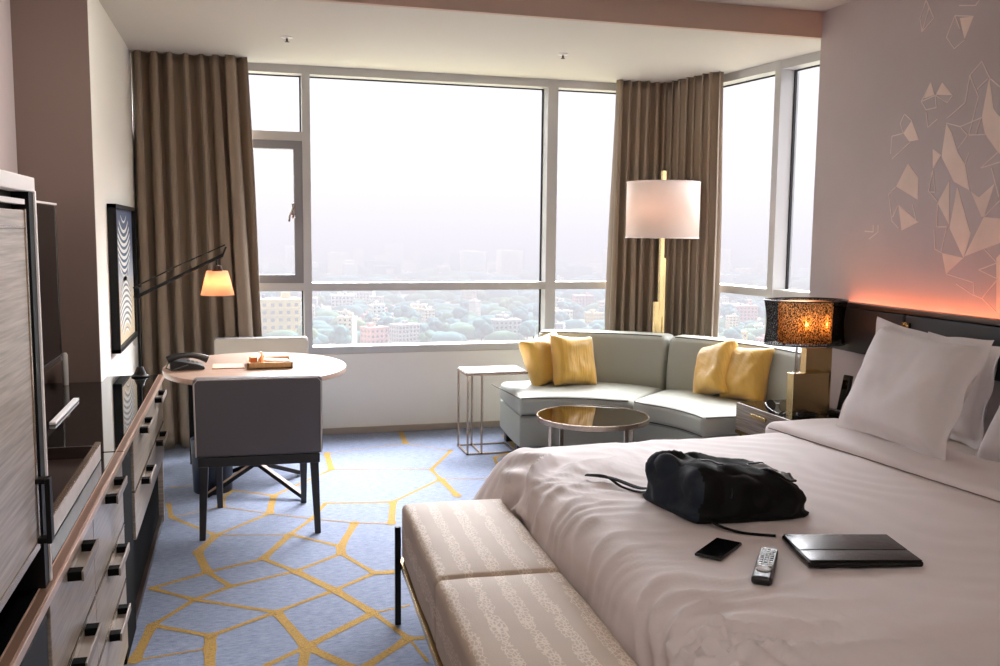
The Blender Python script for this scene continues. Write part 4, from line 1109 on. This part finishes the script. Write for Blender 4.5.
def pocket(u, v):
    p = on_bag(.085+.115*u, -.125+.16*v, .182, .006+.008*math.sin(PI*u)*math.sin(PI*v)); return p + Vector((0, 0, .003*N(u*8, v*8, 1)))
mb.grid(pocket, 14, 14); s = mb.build('pocket', M['bag_clear'], BG, local=True, angle=80); sd = s.modifiers.new('t', 'SOLIDIFY'); sd.thickness = .003
mb = MB()
rimp = [pocket(i/10, 0) for i in range(10)]+[pocket(1, i/10) for i in range(10)]+[pocket(1-i/10, 1) for i in range(10)]+[pocket(0, 1-i/10) for i in range(10)]
mb.tube(rimp, .0045, 6, closed=True); mb.build('pocket_edge', M['plastic'], s, local=True)
def bag_local(x, y, dz): p = wmat(BG).inverted() @ Vector((x, y, bed_z(x, y)+dz)); return p
def strap(name, pts, w=.022, t=.005):
    P = [bag_local(*p) for p in pts]; K = 8*(len(P)-1); Q = []
    for i in range(K+1):
        f = i/K*(len(P)-1); k = min(int(f), len(P)-2); u = f-k
        p0, p1, p2, p3 = P[max(k-1, 0)], P[k], P[k+1], P[min(k+2, len(P)-1)]
        Q.append(.5*((2*p1)+(p2-p0)*u+(2*p0-5*p1+4*p2-p3)*u*u+(3*p1-p0-3*p2+p3)*u**3))
    mb = MB()
    def f(u, v):
        i = min(int(round(u*K)), K); d = (Q[min(i+1, K)]-Q[max(i-1, 0)]).normalized(); n = Vector((-d.y, d.x, 0)).normalized()
        a = v*2*PI; return Q[i]+n*(w/2*math.cos(a))+Vector((0, 0, t/2*math.sin(a)))
    mb.grid(f, K+1, 8, closed_v=True); mb.build(name, M['bag_black'], BG, local=True, angle=80)
strap('strap', [(1.36, 2.80, .05), (1.32, 2.87, .012), (1.255, 2.99, .012), (1.20, 3.09, .014)], .026, .008)
strap('strap', [(1.36, 2.79, .04), (1.31, 2.84, .010), (1.27, 2.93, .008), (1.24, 3.01, .018), (1.20, 3.085, .016)], .014, .006)
strap('strap', [(1.36, 2.47, .02), (1.385, 2.43, .010), (1.43, 2.385, .006), (1.505, 2.335, .006)], .018, .006)

# ------------------------------------------------------------------ phone, remote control, folio
def lying(x, y, rz, dz=0.004):
    e = .05; gx = (bed_z(x+e, y)-bed_z(x-e, y))/(2*e); gy = (bed_z(x, y+e)-bed_z(x, y-e))/(2*e)
    return (x, y, bed_z(x, y)+dz)
px_, py_ = 1.281, 2.268
P1 = thing('smartphone', 'black smartphone lying face up on the duvet near the backpack strap', 'phone', lying(px_, py_, 0), R_(40))
mb = MB(); mb.box(-.082, .082, -.039, .039, 0, .009, .004, 3); mb.build('body', M['plastic'], P1, local=True)
mb = MB(); mb.box(-.078, .078, -.036, .036, .0088, .0096); mb.build('screen', M['screen'], P1, local=True, smooth=False)
rx, ry = 1.327, 2.10
RC = thing('remote_control', 'slim black remote control with grey keys lying on the duvet', 'remote', lying(rx, ry, 0), R_(53.5))
mb = MB(); mb.rbox(-.122, .122, -.026, .026, 0, .022, .009, .03, fn=lambda p, n: Vector((p.x, p.y*(1-.10*max(0, p.x)/.12), p.z))); mb.build('body', M['plastic'], RC, local=True, angle=60)
mb = MB(); mb.box(-.02, .116, -.021, .021, .0215, .0228, .0005); fp = mb.build('face_plate', M['plastic_grey'], RC, local=True, smooth=False)
for i in range(7):
    for j in range(3):
        mb = MB(); mb.box(-.008+i*.0172, .003+i*.0172, -.017+j*.0125, -.008+j*.0125, .0226, .0252, .001); mb.build('key', M['plastic'] if (i+j) % 4 else M['plastic_pale'], RC, local=True, smooth=False)
mb = MB(); mb.lathe([(0, .021), (.019, .021), (.019, .0245), (.016, .0255), (0, .0255)], 24, (-.062, 0, 0), cap=False); mb.build('dial', M['plastic_pale'], RC, local=True)
for i in range(2):
    for j in (-1, 1): mb = MB(); mb.box(-.036+i*.014, -.027+i*.014, j*.013-.005, j*.013+.005, .0215, .0245, .001); mb.build('key', M['plastic_pale'], RC, local=True, smooth=False)
fx, fy = 1.621, 2.148
FO = thing('folio_case', 'black leather tablet folio lying closed on the duvet', 'tablet case', lying(fx, fy, 0, .006), R_(-14))
mb = MB(); mb.rbox(-.156, .156, -.112, .112, 0, .017, .0075, .04); mb.build('case', M['folio'], FO, local=True, angle=60)
mb = MB(); mb.rbox(-.152, .152, -.108, -.027, .0155, .0195, .0019, .05); mb.rbox(-.152, .152, -.023, .108, .0155, .0195, .0019, .05); mb.build('cover', M['folio'], FO, local=True, angle=60)
# ------------------------------------------------------------------ the city beyond the window
ZG = -70.0
HAZE_K = .0023
g = mat('city_ground', (150, 146, 120), .9, var=(.02, .3))
mb = MB(); mb.box(-2600, 2600, 20, 4200, ZG-1, ZG); struct('ground_outside', mb, g)
wallc = [mat('city_wall_%s' % n, c, .8) for n, c in (('cream', (226, 214, 186)), ('white', (232, 230, 226)), ('pink', (214, 160, 150)), ('yellow', (228, 206, 120)), ('grey', (170, 172, 176)), ('terracotta', (190, 110, 92)))]
winm = mat('city_window', (70, 78, 90), .3)
roofm = mat('city_roof', (176, 168, 160), .8)
tankm = mat('city_tank', (40, 44, 52), .5)
def building_mesh(w, d, h, floors, seed):
    r = random.Random(seed); mb = MB()
    mb.box(-w/2, w/2, -d/2, d/2, 0, h); mb.box(-w/2-.3, w/2+.3, -d/2-.3, d/2+.3, h, h+.9); 
    mb.box(-w/2+.2, w/2-.2, -d/2+.2, d/2-.2, h+.5, h+.95, m=2)
    sx = r.uniform(-w*.25, w*.25); mb.box(sx-1.8, sx+1.8, -1.5, 1.8, h+.9, h+3.4)
    mb.lathe([(0, 0), (.9, 0), (.9, 1.4), (.3, 1.8), (0, 1.8)], 10, (-sx, 1, h+.95), m=3, cap=False)
    fh = h/floors; n = max(2, int(w/3.2))
    for f in range(floors):
        z = f*fh+fh*.3
        for k in range(n):
            x = -w/2+w*(k+.5)/n
            mb.box(x-.75, x+.75, -d/2-.06, -d/2+.1, z, z+fh*.45, m=1)
        if r.random() < .4: mb.box(-w/2+.5, w/2-.5, -d/2-1.1, -d/2, z-fh*.25, z-fh*.15)
        for k in range(max(2, int(d/3.4))):
            y = -d/2+d*(k+.5)/max(2, int(d/3.4)); mb.box(-w/2-.06, -w/2+.1, y-.7, y+.7, z, z+fh*.45, m=1)
    return mb
BNAMES = ['cream', 'white', 'pink', 'yellow', 'grey', 'terracotta']
protos = []
for k in range(6):
    for v, (w, d, h, fl) in enumerate(((14, 12, 10, 3), (20, 14, 16, 5), (11, 11, 22, 7))):
        o = building_mesh(w, d, h, fl, k*7+v).build('building', [wallc[k], winm, roofm, tankm], None, smooth=False)
        o['label'] = 'hazy %s walled building in the city below the window' % BNAMES[k]; o['category'] = 'building'; o['group'] = '%s city buildings in the haze' % BNAMES[k]
        protos.append(o)
rc = random.Random(21)
def view_px(p):
    return None
placed = []
def try_place(r):
    for _ in range(60):
        d = 560*math.exp(rc.uniform(0, 1.35)**1.15); a = rc.uniform(-.20, .80)      # bearing from +y
        x, y = d*math.sin(a), d*math.cos(a)
        if all((x-q[0])**2+(y-q[1])**2 > (r+q[2])**2 for q in placed): placed.append((x, y, r)); return x, y
    return None
def put(o, x, y, rz, sc, first):
    if not first: o = o.copy(); COL.objects.link(o)
    o.location = (x, y, ZG); o.rotation_euler = (0, 0, rz); o.scale = (sc, sc, sc); return o
# two that stand out in the photograph
placed += [(22, 640, 24), (-58, 620, 22)]
used = set()
o = put(protos[10], 22, 640, .08, 1.55, True); used.add(10); o['label'] = 'flat yellow building at the lower left of the wide window pane'; del o['group']
o = put(protos[4], -58, 620, -.2, 1.5, True); used.add(4); o['label'] = 'white building low in the pane behind the far desk chair'; del o['group']
for i in range(230):
    k = i % 18 if i < 18 else rc.choice([0, 1, 3, 4, 4, 1, 6, 7, 9, 12, 13, 15, 2, 5])
    if i < 18 and k in used: continue
    p = try_place(9)
    if not p: continue
    src = protos[k]
    o = put(src, p[0], p[1], rc.uniform(-.6, .6), rc.uniform(.6, 1.0), i < 18)
    if k in (10, 4) and i >= 18:
        o['label'] = 'hazy %s walled building in the city below the window' % BNAMES[k//3]; o['group'] = '%s city buildings in the haze' % BNAMES[k//3]
# trees
leaf = [mat('tree_green_%d' % k, c, .9, var=(.5, .3)) for k, c in enumerate(((70, 112, 76), (104, 136, 84), (62, 112, 108)))]
bark = mat('tree_bark', (80, 64, 50), .9)
def tree_mesh(seed):
    r = random.Random(seed); mb = MB()
    mb.tube([(0, 0, 0), (.2, .1, 4), (0, 0, 8)], [.5, .38, .2], 8, m=1)
    for k in range(9):
        b = bmesh.new(); bmesh.ops.create_icosphere(b, subdivisions=2, radius=1)
        c = Vector((r.uniform(-3.2, 3.2), r.uniform(-3.2, 3.2), r.uniform(6, 11.5))); s = r.uniform(2.2, 3.6)
        for v in b.verts: v.co = c + v.co*s*(1+.3*noise.noise(v.co*2.2+Vector((seed, k, 0)))) * 1.0
        mb._merge(b, 0)
    return mb
tp = []
for k in range(6):
    o = tree_mesh(k).build('tree', [leaf[k % 3], bark], None, angle=180)
    kind = ('dark green', 'pale green', 'blue green')[k % 3]
    o['label'] = 'hazy %s tree among the city buildings' % kind; o['category'] = 'tree'; o['group'] = '%s trees in the haze' % kind
    tp.append(o)
for i in range(235):
    p = try_place(6.0)
    if not p: continue
    put(tp[i % 6], p[0], p[1], rc.uniform(0, 6), rc.uniform(.7, 1.2), i < 6)
# a big clump in the middle of the wide pane and one in the narrow pane, as in the photograph
for (cx_, cy_, n_) in ((105, 640, 11), (140, 680, 12), (235, 690, 12), (300, 720, 11), (390, 700, 10)):
    for k in range(n_):
        put(tp[2 if k % 3 else 5], cx_+rc.gauss(0, 15), cy_+rc.gauss(0, 22), rc.uniform(0, 6), rc.uniform(.7, 1.2), False)
# the far city and its tree line, past counting
mb = MB()
for i in range(900):
    d = 1300*math.exp(rc.uniform(0, .95)); a = rc.uniform(-.25, .85); x, y = d*math.sin(a), d*math.cos(a)
    w, h = rc.uniform(10, 34), rc.uniform(8, 26) if rc.random() < .93 else rc.uniform(30, 52)
    mb.box(x-w/2, x+w/2, y-w/2, y+w/2, ZG, ZG+h, m=rc.choice((0, 0, 1, 2, 2)))
far = mb.build('distant_city', [wallc[0], wallc[1], leaf[2]], None, smooth=False)
tag(far, 'faint band of distant city blocks along the hazy horizon', 'city', None, 'stuff')
mb = MB()
for i in range(1500):
    d = (585*math.exp(rc.uniform(0, .55)) if i < 950 else 950*math.exp(rc.uniform(0, 1.2))); a = rc.uniform(-.25, .85); x, y = d*math.sin(a), d*math.cos(a); s = rc.uniform(4, 9) if i < 950 else rc.uniform(8, 18)
    if i < 950 and any((x-q[0])**2+(y-q[1])**2 < (q[2]+s)**2 for q in placed if q[2] > 7): continue
    b = bmesh.new(); bmesh.ops.create_icosphere(b, subdivisions=2, radius=1)
    for v in b.verts: v.co = Vector((x, y, ZG+s*.3)) + Vector((v.co.x*s*1.6, v.co.y*s, v.co.z*s*.8))*(1+.3*noise.noise(v.co*2+Vector((i, 0, 0))))
    mb._merge(b, rc.choice((0, 1)))
fart = mb.build('distant_treeline', [leaf[0], leaf[2]], None, angle=180)
tag(fart, 'woodland of countless hazy trees between and behind the city buildings', 'trees', None, 'stuff')
# haze: a real scattering air volume over the city
hm = bpy.data.materials.new('city_haze'); hm.use_nodes = True; nt = hm.node_tree
nt.nodes.remove(nt.nodes['Principled BSDF'])
vs = nd(nt, 'ShaderNodeVolumeScatter'); vs.inputs['Density'].default_value = HAZE_K; vs.inputs['Color'].default_value = HAZE_C; vs.inputs['Anisotropy'].default_value = .0
va = nd(nt, 'ShaderNodeVolumeAbsorption'); va.inputs['Density'].default_value = HAZE_K; va.inputs['Color'].default_value = HAZE_C
ads = nd(nt, 'ShaderNodeAddShader'); nt.links.new(vs.outputs['Volume'], ads.inputs[0]); nt.links.new(va.outputs['Volume'], ads.inputs[1])
nt.links.new(ads.outputs['Shader'], nt.nodes['Material Output'].inputs['Volume'])
mb = MB(); mb.box(-2500, 2500, 60, 4000, ZG+.5, 120)
hz = mb.build('haze', hm, None, smooth=False); tag(hz, 'pale haze hanging over the city outside the windows', 'haze', None, 'stuff')

# ------------------------------------------------------------------ sky and added fill lights
w = bpy.data.worlds.new('hazy_sky'); S.world = w; w.use_nodes = True; nt = w.node_tree
bg = nt.nodes['Background']
# pale lavender horizon, and a broad bright patch where the veiled sun stands high in front of the windows
tc = nd(nt, 'ShaderNodeTexCoord'); sp = nd(nt, 'ShaderNodeSeparateXYZ'); nt.links.new(tc.outputs['Generated'], sp.inputs['Vector'])
def vmath(op, *a):
    n = nd(nt, 'ShaderNodeMath', operation=op)
    for i, v in enumerate(a):
        if isinstance(v, (int, float)): n.inputs[i].default_value = v
        else: nt.links.new(v, n.inputs[i])
    return n.outputs[0]
dt = nd(nt, 'ShaderNodeVectorMath', operation='DOT_PRODUCT'); nt.links.new(tc.outputs['Generated'], dt.inputs[0]); dt.inputs[1].default_value = Vector(SUN_DIR).normalized()
ang = vmath('ARCCOSINE', vmath('MINIMUM', vmath('MAXIMUM', dt.outputs['Value'], -1.0), 1.0))
lobe = vmath('EXPONENT', vmath('MULTIPLY', vmath('POWER', vmath('DIVIDE', ang, SUN_W), 2.0), -1.0))
ramp = nd(nt, 'ShaderNodeMapRange', interpolation_type='SMOOTHSTEP'); nt.links.new(sp.outputs['Z'], ramp.inputs['Value'])
ramp.inputs['From Min'].default_value = .20; ramp.inputs['From Max'].default_value = .46
glow = vmath('MULTIPLY', vmath('MULTIPLY', lobe, ramp.outputs['Result']), SKY_ZEN)
up_ = vmath('MULTIPLY', ramp.outputs['Result'], .8)
tot = vmath('ADD', glow, up_)
mxs = nd(nt, 'ShaderNodeVectorMath', operation='SCALE'); mxs.inputs[0].default_value = (.99, .985, 1.03); nt.links.new(tot, mxs.inputs['Scale'])
ad = nd(nt, 'ShaderNodeVectorMath', operation='ADD'); nt.links.new(mxs.outputs['Vector'], ad.inputs[0]); ad.inputs[1].default_value = tuple(c/2**EXPOSURE for c in (.83, .80, .865))
nt.links.new(ad.outputs['Vector'], bg.inputs['Color']); bg.inputs['Strength'].default_value = 1.0

# unseen fill lights, added to brighten the left furniture and the entrance side
dlm = mat('fill_light_glow', (255, 226, 190), .4, emit=((255, 206, 160), 12))
for k, (x, y, l, pw, aim) in enumerate(((.30, 3.7, 'added unseen fill light over the walkway, turned to the white wall', 1.2, (-.80, .35, -.6)), (.35, 2.1, 'added unseen fill light over the walkway, turned to the tall cabinet', 1.0, (-.80, .0, -.65)), (-.2, .3, 'added unseen fill light near the entrance end of the dresser', 0, (0, 0, -1)), (.2, -.7, 'added unseen fill light by the entrance wall corner', 0, (0, 0, -1)))):
    t = thing('fill_light', l, 'fill light', (x, y, ZU), 0, 'added unseen fill lights')
    mb = MB(); mb.lathe([(.045, -.004), (.06, -.006), (.062, 0), (.045, 0)], 32, (x, y, ZU), cap=False); mb.build('ring', M['silver'], t)
    mb = MB(); mb.lathe([(0, -.002), (.044, -.002)], 32, (x, y, ZU), cap=False); mb.build('diffuser', dlm, t)
    ld = bpy.data.lights.new('fill_area', 'AREA'); ld.shape = 'DISK'; ld.size = .4; ld.color = (1, .93, .87)
    ld.energy = WASH_W*pw if pw else FILL_W*1.2
    if pw: ld.spread = math.radians(105)
    lo = bpy.data.objects.new('fill_area', ld); COL.objects.link(lo); lo.location = (x, y, ZU-.02)
    lo.rotation_euler = Vector(aim).to_track_quat('-Z', 'Y').to_euler()
# warm fill light added out of view on the near side of the bed
ld = bpy.data.lights.new('bed_fill', 'POINT'); ld.energy = BED_FILL_W; ld.shadow_soft_size = .12; ld.color = (1, .68, .44)
lo = bpy.data.objects.new('bed_fill', ld); COL.objects.link(lo); lo.location = (2.95, .95, 1.25)

# ------------------------------------------------------------------ camera
F = 928.0; pi_, ya, ro = R_(6.17), R_(15.67), R_(.57)
fwd = Vector((math.sin(ya)*math.cos(pi_), math.cos(ya)*math.cos(pi_), -math.sin(pi_)))
right = Vector((math.cos(ya), -math.sin(ya), 0)); up = right.cross(fwd)
r2 = right*math.cos(ro)+up*math.sin(ro); u2 = up*math.cos(ro)-right*math.sin(ro)
cd = bpy.data.cameras.new('camera'); cam = bpy.data.objects.new('camera', cd); COL.objects.link(cam)
cam.matrix_world = Matrix(((r2.x, u2.x, -fwd.x, 0), (r2.y, u2.y, -fwd.y, 0), (r2.z, u2.z, -fwd.z, 1.5), (0, 0, 0, 1)))
cd.sensor_width = 36; cd.sensor_fit = 'HORIZONTAL'; cd.lens = F*36/1000; cd.clip_start = .05; cd.clip_end = 8000
S.camera = cam

S.view_settings.view_transform = 'Standard'; S.view_settings.look = 'None'; S.view_settings.gamma = 1
S.view_settings.use_curve_mapping = False; S.view_settings.exposure = EXPOSURE
S.cycles.use_denoising = True; S.cycles.sample_clamp_indirect = 6; S.cycles.max_bounces = 10; S.cycles.diffuse_bounces = 5; S.cycles.transparent_max_bounces = 12
S.cycles.volume_bounces = 0; S.cycles.caustics_reflective = False; S.cycles.caustics_refractive = False
